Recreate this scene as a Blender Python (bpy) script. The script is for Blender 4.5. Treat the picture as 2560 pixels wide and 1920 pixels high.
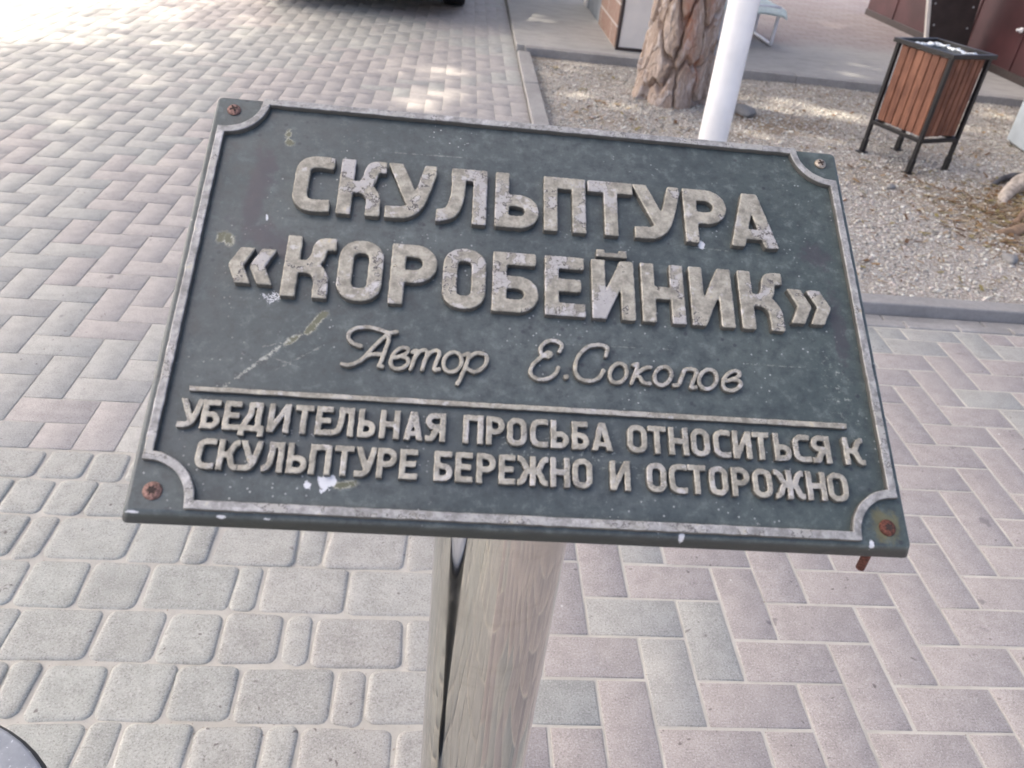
import bpy, bmesh, math, random
import numpy as np
from mathutils import Vector, Matrix
R = math.radians
rng = np.random.default_rng(7)
random.seed(7)
for o in list(bpy.data.objects):
    bpy.data.objects.remove(o)
sc = bpy.context.scene
C = sc.collection

# ------------------------------------------------------------------ camera
F_PX, YAW, PITCH, ROLL = 2002.17, 0.10981, 0.59543, -0.11843
CAM = Vector((-0.3306, -1.2376, 1.3110))
fw = Vector((math.sin(YAW)*math.cos(PITCH), math.cos(YAW)*math.cos(PITCH), -math.sin(PITCH)))
r0 = Vector((math.cos(YAW), -math.sin(YAW), 0))
d0 = fw.cross(r0)
rt = r0*math.cos(ROLL) + d0*math.sin(ROLL)
dn = -r0*math.sin(ROLL) + d0*math.cos(ROLL)
cd = bpy.data.cameras.new('camera')
cam = bpy.data.objects.new('camera', cd)
C.objects.link(cam)
m = Matrix((rt, -dn, -fw)).transposed().to_4x4()
m.translation = CAM
cam.matrix_world = m
cd.sensor_width = 36.0
cd.lens = F_PX/2560*36.0
cd.clip_start = 0.02
cd.clip_end = 400
cd.dof.use_dof = True
cd.dof.focus_distance = 0.75
cd.dof.aperture_fstop = 12.5
sc.camera = cam

# ------------------------------------------------------------------ sky, sun, exposure
SUN_EL = R(46)
SUN_H = Vector((-0.90, 0.36, 0)).normalized()
SUN_DIR = (SUN_H*math.cos(SUN_EL) + Vector((0, 0, math.sin(SUN_EL)))).normalized()
w = bpy.data.worlds.new('World')
sc.world = w
w.use_nodes = True
wn = w.node_tree
sky = wn.nodes.new('ShaderNodeTexSky')
sky.sky_type = 'NISHITA'
sky.sun_disc = False
sky.sun_elevation = SUN_EL
sky.sun_rotation = math.atan2(SUN_H.x, SUN_H.y)
sky.air_density = 0.39
sky.dust_density = 5.6
sky.ozone_density = 0.0
bg = wn.nodes['Background']
bg.inputs['Strength'].default_value = 0.15
wn.links.new(sky.outputs['Color'], bg.inputs['Color'])
sd = bpy.data.lights.new('sun', 'SUN')
sd.energy = 2.0
sd.angle = R(0.8)
sd.color = (1.0, 0.90, 0.76)
sun = bpy.data.objects.new('sun', sd)
C.objects.link(sun)
sun.rotation_euler = (-SUN_DIR).to_track_quat('-Z', 'Y').to_euler()
sc.view_settings.view_transform = 'Standard'
sc.view_settings.look = 'None'
sc.view_settings.gamma = 1.0
sc.view_settings.exposure = 1.96
sc.render.engine = 'CYCLES'
sc.cycles.use_denoising = True
sc.cycles.max_bounces = 6
sc.cycles.sample_clamp_indirect = 8.0

# ------------------------------------------------------------------ helpers
def tag(o, label=None, cat=None, group=None, kind=None):
    if label: o['label'] = label
    if cat: o['category'] = cat
    if group: o['group'] = group
    if kind: o['kind'] = kind
    return o

def empty(name, loc, rz=0.0, label=None, cat=None, group=None):
    o = bpy.data.objects.new(name, None)
    C.objects.link(o)
    o.location = loc
    o.rotation_euler = (0, 0, rz)
    o.empty_display_size = 0.1
    return tag(o, label, cat, group)

def link(name, me, mat, parent=None, smooth=False):
    o = bpy.data.objects.new(name, me)
    C.objects.link(o)
    if mat: me.materials.append(mat)
    if parent: o.parent = parent
    if smooth:
        me.polygons.foreach_set('use_smooth', [True]*len(me.polygons))
        me.update()
    return o

def mesh_np(name, V, F, mat, parent=None, smooth=False, attr=None):
    """V (n,3), F list of index tuples or (m,k) array"""
    me = bpy.data.meshes.new(name)
    V = np.asarray(V, dtype=np.float32)
    if isinstance(F, np.ndarray):
        k = F.shape[1]
        me.vertices.add(len(V)); me.vertices.foreach_set('co', V.ravel())
        me.loops.add(F.size); me.loops.foreach_set('vertex_index', F.ravel().astype(np.int32))
        me.polygons.add(len(F)); me.polygons.foreach_set('loop_start', np.arange(0, F.size, k, dtype=np.int32))
        me.update(calc_edges=True)
        me.validate()
    else:
        me.from_pydata(V.tolist(), [], F); me.update()
    if attr is not None:
        for an, av in attr.items():
            a = me.attributes.new(an, 'FLOAT_COLOR', 'POINT')
            av = np.asarray(av, dtype=np.float32)
            if av.shape[1] == 3: av = np.concatenate([av, np.ones((len(av), 1), np.float32)], 1)
            a.data.foreach_set('color', av.ravel())
    return link(name, me, mat, parent, smooth)

class MB:
    """collects shapes into one bmesh"""
    def __init__(s): s.bm = bmesh.new()
    def box(s, c, size, rot=None, bev=0.0, seg=2):
        b = bmesh.new()
        bmesh.ops.create_cube(b, size=1.0)
        for v in b.verts: v.co = Vector((v.co.x*size[0], v.co.y*size[1], v.co.z*size[2]))
        if bev > 0: bmesh.ops.bevel(b, geom=b.edges[:], offset=bev, segments=seg, affect='EDGES', profile=0.5)
        M = Matrix.Translation(Vector(c)) @ (rot.to_4x4() if rot is not None else Matrix.Identity(4))
        b.transform(M)
        s._merge(b); return s
    def _merge(s, b):
        me = bpy.data.meshes.new('tmp'); b.to_mesh(me); b.free()
        s.bm.from_mesh(me); bpy.data.meshes.remove(me)
    def bar(s, p, q, sx, sy=None, bev=0.0):
        p, q = Vector(p), Vector(q); d = q-p
        rot = d.to_track_quat('Z', 'Y').to_matrix()
        return s.box((p+q)/2, (sx, sy or sx, d.length), rot, bev)
    def tube(s, pts, rad, seg=12, cap=True):
        pts = [Vector(p) for p in pts]
        rads = rad if hasattr(rad, '__len__') else [rad]*len(pts)
        rings = []
        ref = Vector((0, 0, 1))
        t0 = (pts[1]-pts[0]).normalized()
        if abs(t0.dot(ref)) > 0.9: ref = Vector((1, 0, 0))
        for i, p in enumerate(pts):
            t = (pts[min(i+1, len(pts)-1)] - pts[max(i-1, 0)]).normalized()
            u = t.cross(ref).normalized(); v = t.cross(u)
            rings.append([s.bm.verts.new(p + (u*math.cos(a)+v*math.sin(a))*rads[i]) for a in [2*math.pi*k/seg for k in range(seg)]])
        for A, B in zip(rings, rings[1:]):
            for k in range(seg):
                f = s.bm.faces.new((A[k], A[(k+1) % seg], B[(k+1) % seg], B[k])); f.smooth = True
        if cap:
            s.bm.faces.new(rings[0][::-1]); s.bm.faces.new(rings[-1])
        return s
    def lathe(s, prof, c=(0, 0, 0), seg=32, M=None):
        rings = []
        for r, z in prof:
            ring = []
            for k in range(seg):
                a = 2*math.pi*k/seg
                p = Vector((r*math.cos(a), r*math.sin(a), z))
                if M is not None: p = M @ p
                ring.append(s.bm.verts.new(p+Vector(c)))
            rings.append(ring)
        for A, B in zip(rings, rings[1:]):
            for k in range(seg):
                f = s.bm.faces.new((A[k], A[(k+1) % seg], B[(k+1) % seg], B[k])); f.smooth = True
        s.bm.faces.new(rings[0][::-1]); s.bm.faces.new(rings[-1])
        return s
    def prism(s, poly, axis_fn, d0, d1):
        """poly 2-D outline; axis_fn(u,v,d)->point"""
        A = [s.bm.verts.new(axis_fn(u, v, d0)) for u, v in poly]
        B = [s.bm.verts.new(axis_fn(u, v, d1)) for u, v in poly]
        s.bm.faces.new(A[::-1]); s.bm.faces.new(B)
        n = len(poly)
        for k in range(n): s.bm.faces.new((A[k], A[(k+1) % n], B[(k+1) % n], B[k]))
        return s
    def build(s, name, mat, parent=None):
        bmesh.ops.recalc_face_normals(s.bm, faces=s.bm.faces[:])
        me = bpy.data.meshes.new(name); s.bm.to_mesh(me); s.bm.free()
        return link(name, me, mat, parent)

# ---- node helper
class NT:
    def __init__(s, name, rough=0.7, metal=0.0, spec=None):
        s.mat = bpy.data.materials.new(name); s.mat.use_nodes = True
        s.t = s.mat.node_tree; s.p = s.t.nodes['Principled BSDF']
        s.p.inputs['Roughness'].default_value = rough; s.p.inputs['Metallic'].default_value = metal
        if spec is not None: s.p.inputs['Specular IOR Level'].default_value = spec
        s._tc = None
    def n(s, typ, **k):
        nd = s.t.nodes.new(typ)
        for a, b in k.items():
            if hasattr(nd, a): setattr(nd, a, b)
        return nd
    def L(s, a, b): s.t.links.new(a, b)
    def obj(s):
        if s._tc is None: s._tc = s.n('ShaderNodeTexCoord')
        return s._tc.outputs['Object']
    def geo(s): return s.n('ShaderNodeNewGeometry').outputs['Position']
    def set(s, sock, v):
        if hasattr(v, 'is_output') or isinstance(v, bpy.types.NodeSocket): s.L(v, sock)
        else: sock.default_value = v if not (isinstance(v, tuple) and len(v) == 3 and sock.type == 'RGBA') else (*v, 1)
    def mapv(s, vec, scale=(1, 1, 1), rot=(0, 0, 0), loc=(0, 0, 0)):
        q = s.n('ShaderNodeMapping'); s.L(vec, q.inputs['Vector'])
        q.inputs['Scale'].default_value = scale; q.inputs['Rotation'].default_value = rot; q.inputs['Location'].default_value = loc
        return q.outputs['Vector']
    def noise(s, vec, scale, detail=4, rough=0.55, dist=0.0):
        q = s.n('ShaderNodeTexNoise'); s.L(vec, q.inputs['Vector'])
        q.inputs['Scale'].default_value = scale; q.inputs['Detail'].default_value = detail
        q.inputs['Roughness'].default_value = rough; q.inputs['Distortion'].default_value = dist
        return q.outputs['Fac']
    def vor(s, vec, scale, feature='F1', out='Distance', rnd=1.0):
        q = s.n('ShaderNodeTexVoronoi'); q.feature = feature; s.L(vec, q.inputs['Vector'])
        q.inputs['Scale'].default_value = scale; q.inputs['Randomness'].default_value = rnd
        return q.outputs[out]
    def ramp(s, fac, lo, hi, a=0.0, b=1.0, smooth=True):
        q = s.n('ShaderNodeMapRange'); q.interpolation_type = 'SMOOTHSTEP' if smooth else 'LINEAR'
        s.L(fac, q.inputs['Value'])
        for k, v in (('From Min', lo), ('From Max', hi), ('To Min', a), ('To Max', b)): q.inputs[k].default_value = v
        return q.outputs['Result']
    def mix(s, fac, a, b, mode='MIX'):
        q = s.n('ShaderNodeMix'); q.data_type = 'RGBA'; q.blend_type = mode
        s.set(q.inputs['Factor'], fac); s.set(q.inputs['A'] if False else q.inputs[6], a); s.set(q.inputs[7], b)
        return q.outputs[2]
    def m(s, op, a, b=0.0, c=None):
        q = s.n('ShaderNodeMath'); q.operation = op
        s.set(q.inputs[0], a); s.set(q.inputs[1], b)
        if c is not None: s.set(q.inputs[2], c)
        return q.outputs[0]
    def attr(s, name):
        q = s.n('ShaderNodeAttribute'); q.attribute_name = name
        return q.outputs['Color']
    def sep(s, v):
        q = s.n('ShaderNodeSeparateXYZ'); s.L(v, q.inputs[0]); return q.outputs
    def bump(s, h, strength=0.3, dist=0.002, normal=None):
        q = s.n('ShaderNodeBump'); s.L(h, q.inputs['Height'])
        q.inputs['Strength'].default_value = strength; q.inputs['Distance'].default_value = dist
        if normal is not None: s.L(normal, q.inputs['Normal'])
        s.L(q.outputs['Normal'], s.p.inputs['Normal']); return q.outputs['Normal']
    def col(s, v): s.set(s.p.inputs['Base Color'], v); return s
    def rough(s, v): s.set(s.p.inputs['Roughness'], v); return s
    def blob(s, xyz, cx, cy, rx, ry, ang=0.0, wob=None, amp=0.6, edge=0.25):
        """soft-edged irregular ellipse mask in object XY"""
        ca, sa = math.cos(ang), math.sin(ang)
        dx = s.m('SUBTRACT', xyz[0], cx); dy = s.m('SUBTRACT', xyz[1], cy)
        u = s.m('ADD', s.m('MULTIPLY', dx, ca/rx), s.m('MULTIPLY', dy, sa/rx))
        v = s.m('ADD', s.m('MULTIPLY', dx, -sa/ry), s.m('MULTIPLY', dy, ca/ry))
        d = s.m('SQRT', s.m('ADD', s.m('MULTIPLY', u, u), s.m('MULTIPLY', v, v)))
        if wob is not None: d = s.m('ADD', d, s.m('MULTIPLY', s.m('SUBTRACT', wob, 0.5), amp*2))
        return s.ramp(d, 1.0+edge*0.5, 1.0-edge*0.5)

def simple(name, col, rough=0.6, metal=0.0, var=0.15, scale=30, bump=0.0):
    t = NT(name, rough, metal)
    n = t.noise(t.obj(), scale, 5)
    lo = tuple(c*(1-var) for c in col); hi = tuple(min(1, c*(1+var)) for c in col)
    t.col(t.mix(t.ramp(n, 0.3, 0.7), lo, hi))
    if bump: t.bump(n, bump, 0.003)
    return t.mat

# ------------------------------------------------------------------ materials
def mat_brick(name, stains=True):
    t = NT(name, 0.70 if stains else 0.85, spec=0.45)
    P = t.obj()
    base = t.attr('tone')
    big = t.noise(P, 1.7, 5, 0.6)
    mid = t.noise(P, 24, 5, 0.65)
    fine = t.noise(P, 300, 4, 0.8)
    c = t.mix(t.ramp(mid, 0.32, 0.66), t.mix(0.34, base, (0.22, 0.21, 0.205)), t.mix(0.22, base, (0.50, 0.485, 0.47)))
    c = t.mix(t.ramp(big, 0.35, 0.7, 0, 0.22), c, (0.42, 0.40, 0.37))
    c = t.mix(t.ramp(fine, 0.34, 0.47, 0.75, 0), c, (0.12, 0.11, 0.105))
    c = t.mix(t.ramp(fine, 0.53, 0.66, 0, 0.65), c, (0.60, 0.585, 0.56))
    if stains:
        wv = t.n('ShaderNodeTexNoise'); t.L(P, wv.inputs['Vector']); wv.inputs['Scale'].default_value = 30
        vm = t.n('ShaderNodeVectorMath'); vm.operation = 'MULTIPLY_ADD'
        t.L(wv.outputs['Color'], vm.inputs[0]); vm.inputs[1].default_value = (0.05, 0.05, 0.05); t.L(P, vm.inputs[2])
        v1 = t.vor(vm.outputs[0], 7.5); g1 = t.noise(P, 3.0, 2)
        s1 = t.m('MULTIPLY', t.ramp(v1, 0.13, 0.07), t.ramp(g1, 0.48, 0.60))
        c = t.mix(t.m('MULTIPLY', s1, 0.72), c, (0.13, 0.12, 0.125))
        v2 = t.vor(vm.outputs[0], 38); g2 = t.noise(P, 6.0, 2)
        s2 = t.m('MULTIPLY', t.ramp(v2, 0.17, 0.08), t.ramp(g2, 0.5, 0.62))
        c = t.mix(t.m('MULTIPLY', s2, 0.8), c, (0.11, 0.095, 0.09))
        v3 = t.vor(P, 19); g3 = t.noise(P, 4.1, 1)
        s3 = t.m('MULTIPLY', t.ramp(v3, 0.07, 0.04), t.ramp(g3, 0.55, 0.62))
        c = t.mix(t.m('MULTIPLY', s3, 0.8), c, (0.7, 0.69, 0.66))
    t.col(c)
    h = t.m('ADD', t.m('MULTIPLY', fine, 0.5), mid)
    t.bump(h, 0.55, 0.0022)
    return t.mat

def mat_sand():
    t = NT('sandy_joint', 0.95, spec=0.2)
    P = t.obj()
    a = t.noise(P, 9, 5); f = t.noise(P, 500, 3, 0.8); sp = t.noise(P, 130, 2)
    c = t.mix(t.ramp(a, 0.3, 0.7), (0.445, 0.428, 0.38), (0.54, 0.522, 0.465))
    c = t.mix(t.ramp(f, 0.3, 0.45, 0.4, 0), c, (0.24, 0.21, 0.18))
    c = t.mix(t.ramp(sp, 0.68, 0.74, 0, 0.6), c, (0.20, 0.14, 0.10))
    t.col(c); t.bump(t.m('ADD', f, sp), 0.6, 0.002)
    return t.mat

def mat_concrete(name, a, b, seams=False):
    t = NT(name, 0.88, spec=0.3)
    P = t.obj()
    n1 = t.noise(P, 2.2, 6, 0.65); n2 = t.noise(P, 45, 4, 0.7); f = t.noise(P, 350, 2, 0.8)
    c = t.mix(t.ramp(n1, 0.32, 0.68), a, b)
    c = t.mix(t.ramp(n2, 0.3, 0.7, 0.25, 0), c, tuple(x*0.6 for x in a))
    c = t.mix(t.ramp(f, 0.3, 0.42, 0.4, 0), c, (0.14, 0.13, 0.12))
    c = t.mix(t.ramp(f, 0.62, 0.75, 0, 0.35), c, (0.52, 0.50, 0.47))
    t.col(c); t.bump(t.m('ADD', n2, f), 0.35, 0.003)
    return t.mat

def mat_gravelbed():
    t = NT('gravel_soil', 0.95, spec=0.2)
    P = t.obj()
    n1 = t.noise(P, 1.6, 5, 0.6); v = t.vor(P, 95, out='Color'); vd = t.vor(P, 95); f = t.noise(P, 260, 3, 0.7)
    hs = t.sep(v)
    c = t.mix(hs[0], (0.42, 0.40, 0.36), (0.60, 0.58, 0.54))
    c = t.mix(t.ramp(hs[1], 0.8, 0.95, 0, 0.8), c, (0.55, 0.53, 0.49))
    c = t.mix(t.ramp(vd, 0.30, 0.55, 0, 0.55), c, (0.22, 0.18, 0.145))
    c = t.mix(t.ramp(n1, 0.45, 0.70, 0, 0.55), c, (0.30, 0.25, 0.19))
    x = t.sep(P)
    lit = t.noise(P, 7, 5, 0.7, 0.8)
    br = t.m('MAXIMUM', t.blob(x, 2.65, 2.35, 0.62, 0.42, 0.5, lit, 0.6, 0.5), t.blob(x, 2.35, 1.98, 0.30, 0.17, 0.6, lit, 0.6, 0.5))
    br = t.m('MAXIMUM', br, t.blob(x, 1.72, 3.75, 0.30, 0.22, 0.2, lit, 0.6, 0.7))
    c = t.mix(t.m('MULTIPLY', br, 0.65), c, t.mix(t.ramp(lit, 0.3, 0.7), (0.17, 0.11, 0.065), (0.36, 0.27, 0.16)))
    c = t.mix(t.ramp(f, 0.3, 0.45, 0.45, 0), c, (0.13, 0.105, 0.085))
    t.col(c); t.bump(t.m('ADD', vd, f), 0.7, 0.006)
    return t.mat

def mat_plaque():
    """aged dark grey-green enamel on the cast plate; XY in metres on the plate"""
    t = NT('aged_green_enamel', 0.42, spec=0.5)
    P = t.obj(); x = t.sep(P)
    W = 0.42
    n1 = t.noise(P, 11, 6, 0.6); n2 = t.noise(P, 105, 7, 0.75); f = t.noise(P, 700, 3, 0.7); wob = t.ramp(t.noise(P, 130, 6, 0.75, 0.4), 0.30, 0.70, 0, 1, False)
    c = t.mix(t.ramp(n1, 0.3, 0.7), (0.046, 0.062, 0.066), (0.078, 0.096, 0.097))
    # greener towards the right-hand end, bluer on the left, as the old paint has aged
    c = t.mix(t.ramp(t.m('ADD', x[0], t.m('MULTIPLY', n1, 0.12)), 0.10, 0.27, 0, 0.4), c, (0.050, 0.073, 0.064))
    c = t.mix(t.ramp(n2, 0.38, 0.50, 0.65, 0), c, (0.034, 0.042, 0.046))
    c = t.mix(t.ramp(n2, 0.51, 0.66, 0, 0.45), c, (0.16, 0.19, 0.188))
    c = t.mix(t.ramp(f, 0.60, 0.72, 0, 0.30), c, (0.17, 0.19, 0.19))
    sp = t.vor(P, 230); g = t.noise(P, 20, 2)
    c = t.mix(t.m('MULTIPLY', t.ramp(sp, 0.16, 0.10), t.ramp(g, 0.50, 0.62, 0, 0.8)), c, (0.36, 0.38, 0.37))
    sp2 = t.vor(P, 120); g2 = t.noise(P, 14, 2)
    c = t.mix(t.m('MULTIPLY', t.ramp(sp2, 0.20, 0.10), t.ramp(g2, 0.52, 0.62, 0, 0.75)), c, (0.028, 0.030, 0.040))
    def B(cx, cy, rx, ry, ang=0.0, amp=0.55, edge=0.25): return t.blob(x, cx*W, cy*W, rx*W, ry*W, ang, wob, amp, edge)
    # dark purplish run left of the heading
    run = t.m('MAXIMUM', B(-0.415, 0.145, 0.014, 0.075, -0.05, 0.5, 1.0), B(-0.408, 0.205, 0.014, 0.03, 0.2, 0.8, 0.8))
    run = t.m('MAXIMUM', run, B(-0.385, 0.075, 0.05, 0.02, -0.5, 0.8, 1.2))
    c = t.mix(t.m('MULTIPLY', run, 0.72), c, (0.050, 0.045, 0.058))
    run2 = t.m('MAXIMUM', B(0.452, -0.005, 0.010, 0.055, 0.0, 0.9, 0.8), B(0.435, 0.12, 0.02, 0.02, 0.0, 0.9, 1.0))
    c = t.mix(t.m('MULTIPLY', run2, 0.6), c, (0.050, 0.045, 0.055))
    # grime between the notice lines and around the letters
    gr = t.m('MULTIPLY', B(-0.02, -0.23, 0.47, 0.055, 0, 0.4, 0.6), t.ramp(n2, 0.3, 0.7))
    c = t.mix(t.m('MULTIPLY', gr, 0.35), c, (0.050, 0.060, 0.072))
    # olive chips with a cream rim where the paint has come away
    chips = [(-0.448, 0.071, 0.0105, 0.0065, 0.1), (-0.440, 0.066, 0.006, 0.0075, 0.4), (-0.384, 0.268, 0.0045, 0.008, -0.2), (-0.381, 0.253, 0.005, 0.006, 0.5), (-0.302, -0.052, 0.014, 0.0045, 1.0), (-0.314, -0.070, 0.012, 0.0045, 0.8), (-0.333, -0.086, 0.009, 0.0035, 0.7), (-0.243, -0.284, 0.014, 0.0045, 0.15)]
    for cx, cy, rx, ry, an in chips:
        rim = B(cx, cy, rx*1.30, ry*1.30, an, 0.85, 0.3); ins = B(cx, cy, rx, ry, an, 0.85, 0.3)
        c = t.mix(t.m('MULTIPLY', rim, t.ramp(wob, 0.40, 0.55, 0.15, 0.9)), c, (0.42, 0.42, 0.34))
        c = t.mix(ins, c, (0.10, 0.105, 0.065))
    # long crazed scratch under the guillemet
    for k, (cx, cy, rx, ry, an, lvl) in enumerate([(-0.368, -0.118, 0.050, 0.0022, 0.80, 0.75), (-0.352, -0.102, 0.018, 0.0030, 0.9, 0.6), (-0.318, -0.110, 0.030, 0.0013, 0.62, 0.3), (-0.334, -0.120, 0.016, 0.0012, -0.3, 0.25), (-0.348, -0.092, 0.016, 0.0016, 0.3, 0.35), (0.10, -0.062, 0.06, 0.0009, 0.02, 0.25), (0.28, 0.118, 0.05, 0.0009, -0.04, 0.25), (-0.16, 0.252, 0.06, 0.0009, 0.02, 0.3), (0.35, -0.075, 0.05, 0.001, 0.0, 0.3)]):
        c = t.mix(t.m('MULTIPLY', t.m('MULTIPLY', t.blob(x, cx*W, cy*W, rx*W, ry*W, an, wob, 1.1, 0.6), t.ramp(t.noise(P, 420, 4, 0.7), 0.42, 0.56)), lvl), c, (0.40, 0.41, 0.36))
    # white droppings and small pale splashes
    wh = t.m('MAXIMUM', B(-0.262, -0.283, 0.012, 0.009, 0.5, 0.9, 0.15), B(-0.287, -0.287, 0.006, 0.005, 0, 0.9, 0.2))
    wh = t.m('MAXIMUM', wh, B(-0.394, 0.110, 0.0018, 0.006, 0.1, 0.9, 0.3))
    wh = t.m('MAXIMUM', wh, B(0.252, 0.128, 0.005, 0.008, 0.3, 0.9, 0.3))
    wh = t.m('MAXIMUM', wh, t.m('MULTIPLY', B(-0.372, -0.022, 0.011, 0.008, 0.3, 1.0, 0.2), t.ramp(f, 0.45, 0.55)))
    wh = t.m('MAXIMUM', wh, B(0.445, -0.329, 0.003, 0.005, 0.3, 1.0, 0.3))
    wh = t.m('MAXIMUM', wh, B(-0.385, -0.3315, 0.005, 0.0013, 0.0, 1.0, 0.7))
    wh = t.m('MAXIMUM', wh, B(-0.330, -0.332, 0.004, 0.0011, 0.0, 1.0, 0.7))
    wh = t.m('MAXIMUM', wh, B(0.19, -0.330, 0.004, 0.0035, 0.0, 1.0, 0.4))
    wh = t.m('MAXIMUM', wh, B(-0.490, -0.331, 0.006, 0.0014, 0.0, 1.0, 0.6))
    c = t.mix(t.m('MULTIPLY', wh, 0.9), c, (0.66, 0.68, 0.70))
    lime = t.m('MULTIPLY', t.m('MAXIMUM', B(0.437, -0.105, 0.020, 0.065, 0.15, 1.0, 0.8), B(0.05, -0.225, 0.10, 0.03, 0.0, 1.0, 0.8)), t.ramp(t.noise(P, 260, 4, 0.75), 0.55, 0.68))
    c = t.mix(t.m('MULTIPLY', lime, 0.75), c, (0.34, 0.37, 0.33))
    # rust halo about the lower right screw
    c = t.mix(t.m('MULTIPLY', B(0.469, -0.303, 0.018, 0.021, 0, 0.6, 0.8), 0.42), c, (0.20, 0.17, 0.055))
    # paint rubbed off along the arris
    geo = t.n('ShaderNodeNewGeometry')
    pt = t.m('MULTIPLY', t.ramp(geo.outputs['Pointiness'], 0.53, 0.60), t.ramp(wob, 0.50, 0.66))
    c = t.mix(t.m('MULTIPLY', pt, 0.6), c, (0.34, 0.36, 0.35))
    # rim darkened in the colour by its normal, standing in for shade
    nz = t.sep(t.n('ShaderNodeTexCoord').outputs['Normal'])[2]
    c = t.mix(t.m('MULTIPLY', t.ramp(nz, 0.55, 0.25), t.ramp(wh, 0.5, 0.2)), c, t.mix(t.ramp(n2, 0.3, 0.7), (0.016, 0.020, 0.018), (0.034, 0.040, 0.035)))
    t.col(c)
    t.rough(t.ramp(n2, 0.3, 0.7, 0.36, 0.55))
    t.bump(t.m('ADD', t.m('MULTIPLY', n2, 0.8), t.m('MULTIPLY', f, 0.25)), 0.22, 0.0006)
    return t.mat

def mat_letter(name, base, lilac, amount, cracks=1.0):
    """weathered bronze paint with pale lilac patches and hairline cracks"""
    t = NT(name, 0.5, 0.15, spec=0.45)
    P = t.obj()
    n1 = t.noise(P, 38, 5, 0.65); n2 = t.noise(P, 150, 5, 0.7); f = t.noise(P, 900, 2, 0.7)
    dark = tuple(v*0.58 for v in base); lite = tuple(min(1, v*1.40) for v in base)
    c = t.mix(t.ramp(n2, 0.28, 0.72), dark, lite)
    patch = t.ramp(n1, 0.52, 0.60, 0, amount)
    c = t.mix(patch, c, lilac)
    # hairline cracks follow the patch borders and a fine craze
    edge = t.m('ABSOLUTE', t.m('SUBTRACT', t.m('ADD', n1, t.m('MULTIPLY', t.m('SUBTRACT', n2, 0.5), 0.10)), 0.555))
    region = t.ramp(t.noise(P, 21, 3), 0.38, 0.52)
    cr = t.m('MULTIPLY', t.ramp(edge, 0.011, 0.004), region)
    vd = t.vor(t.mapv(P, (1, 1, 1)), 330, 'DISTANCE_TO_EDGE')
    cz = t.m('MULTIPLY', t.ramp(vd, 0.05, 0.015), t.m('MULTIPLY', t.ramp(n2, 0.50, 0.60), t.ramp(t.noise(P, 33, 3), 0.52, 0.62)))
    ck = t.m('MULTIPLY', t.m('MAXIMUM', cr, t.m('MULTIPLY', cz, 0.8)), cracks)
    c = t.mix(ck, c, (0.075, 0.070, 0.068))
    c = t.mix(t.m('MULTIPLY', t.ramp(n2, 0.62, 0.72), 0.55), c, (0.44, 0.37, 0.22))
    pit = t.m('MULTIPLY', t.ramp(t.vor(P, 420), 0.20, 0.08), t.ramp(n1, 0.40, 0.56))
    c = t.mix(t.m('MULTIPLY', pit, 0.75), c, (0.10, 0.09, 0.075))
    gm = t.ramp(t.noise(P, 64, 6, 0.75), 0.55, 0.66)
    c = t.mix(t.m('MULTIPLY', gm, 0.45), c, (0.15, 0.14, 0.11))
    sl = t.ramp(t.noise(P, 95, 6, 0.7), 0.57, 0.66)
    c = t.mix(t.m('MULTIPLY', sl, 0.6), c, (0.55, 0.54, 0.54))
    # the sides of the castings are coloured darker than the tops
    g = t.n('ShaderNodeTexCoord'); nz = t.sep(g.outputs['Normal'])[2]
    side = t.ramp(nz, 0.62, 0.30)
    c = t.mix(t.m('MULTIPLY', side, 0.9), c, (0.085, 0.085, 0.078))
    t.col(c)
    t.bump(t.m('SUBTRACT', t.m('ADD', n2, t.m('MULTIPLY', f, 0.4)), t.m('MULTIPLY', ck, 0.8)), 0.30, 0.0007)
    return t.mat

def mat_steel_post():
    t = NT('scuffed_steel', 0.2, 1.0)
    P = t.obj()
    v = t.noise(t.mapv(P, (60, 60, 3.5)), 2.0, 6, 0.7)
    v2 = t.noise(t.mapv(P, (220, 220, 4)), 1.0, 3, 0.7)
    b = t.noise(P, 9, 5, 0.65)
    sm = t.noise(t.mapv(P, (6, 6, 40)), 1.6, 5, 0.7)
    c = t.mix(t.ramp(v, 0.3, 0.7), (0.58, 0.56, 0.52), (0.62, 0.60, 0.56))
    c = t.mix(t.m('MULTIPLY', t.ramp(sm, 0.55, 0.7), 0.25), c, (0.40, 0.36, 0.31))
    c = t.mix(t.m('MULTIPLY', t.ramp(b, 0.52, 0.68), 0.4), c, (0.47, 0.44, 0.40))
    c = t.mix(t.m('MULTIPLY', t.ramp(v2, 0.68, 0.73), 0.22), c, (0.30, 0.27, 0.23))
    t.col(c)
    t.rough(t.m('ADD', t.ramp(v, 0.35, 0.7, 0.03, 0.09), t.ramp(b, 0.52, 0.7, 0, 0.14)))
    t.bump(t.m('ADD', v, t.m('MULTIPLY', v2, 0.3)), 0.014, 0.0010)
    return t.mat

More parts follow.
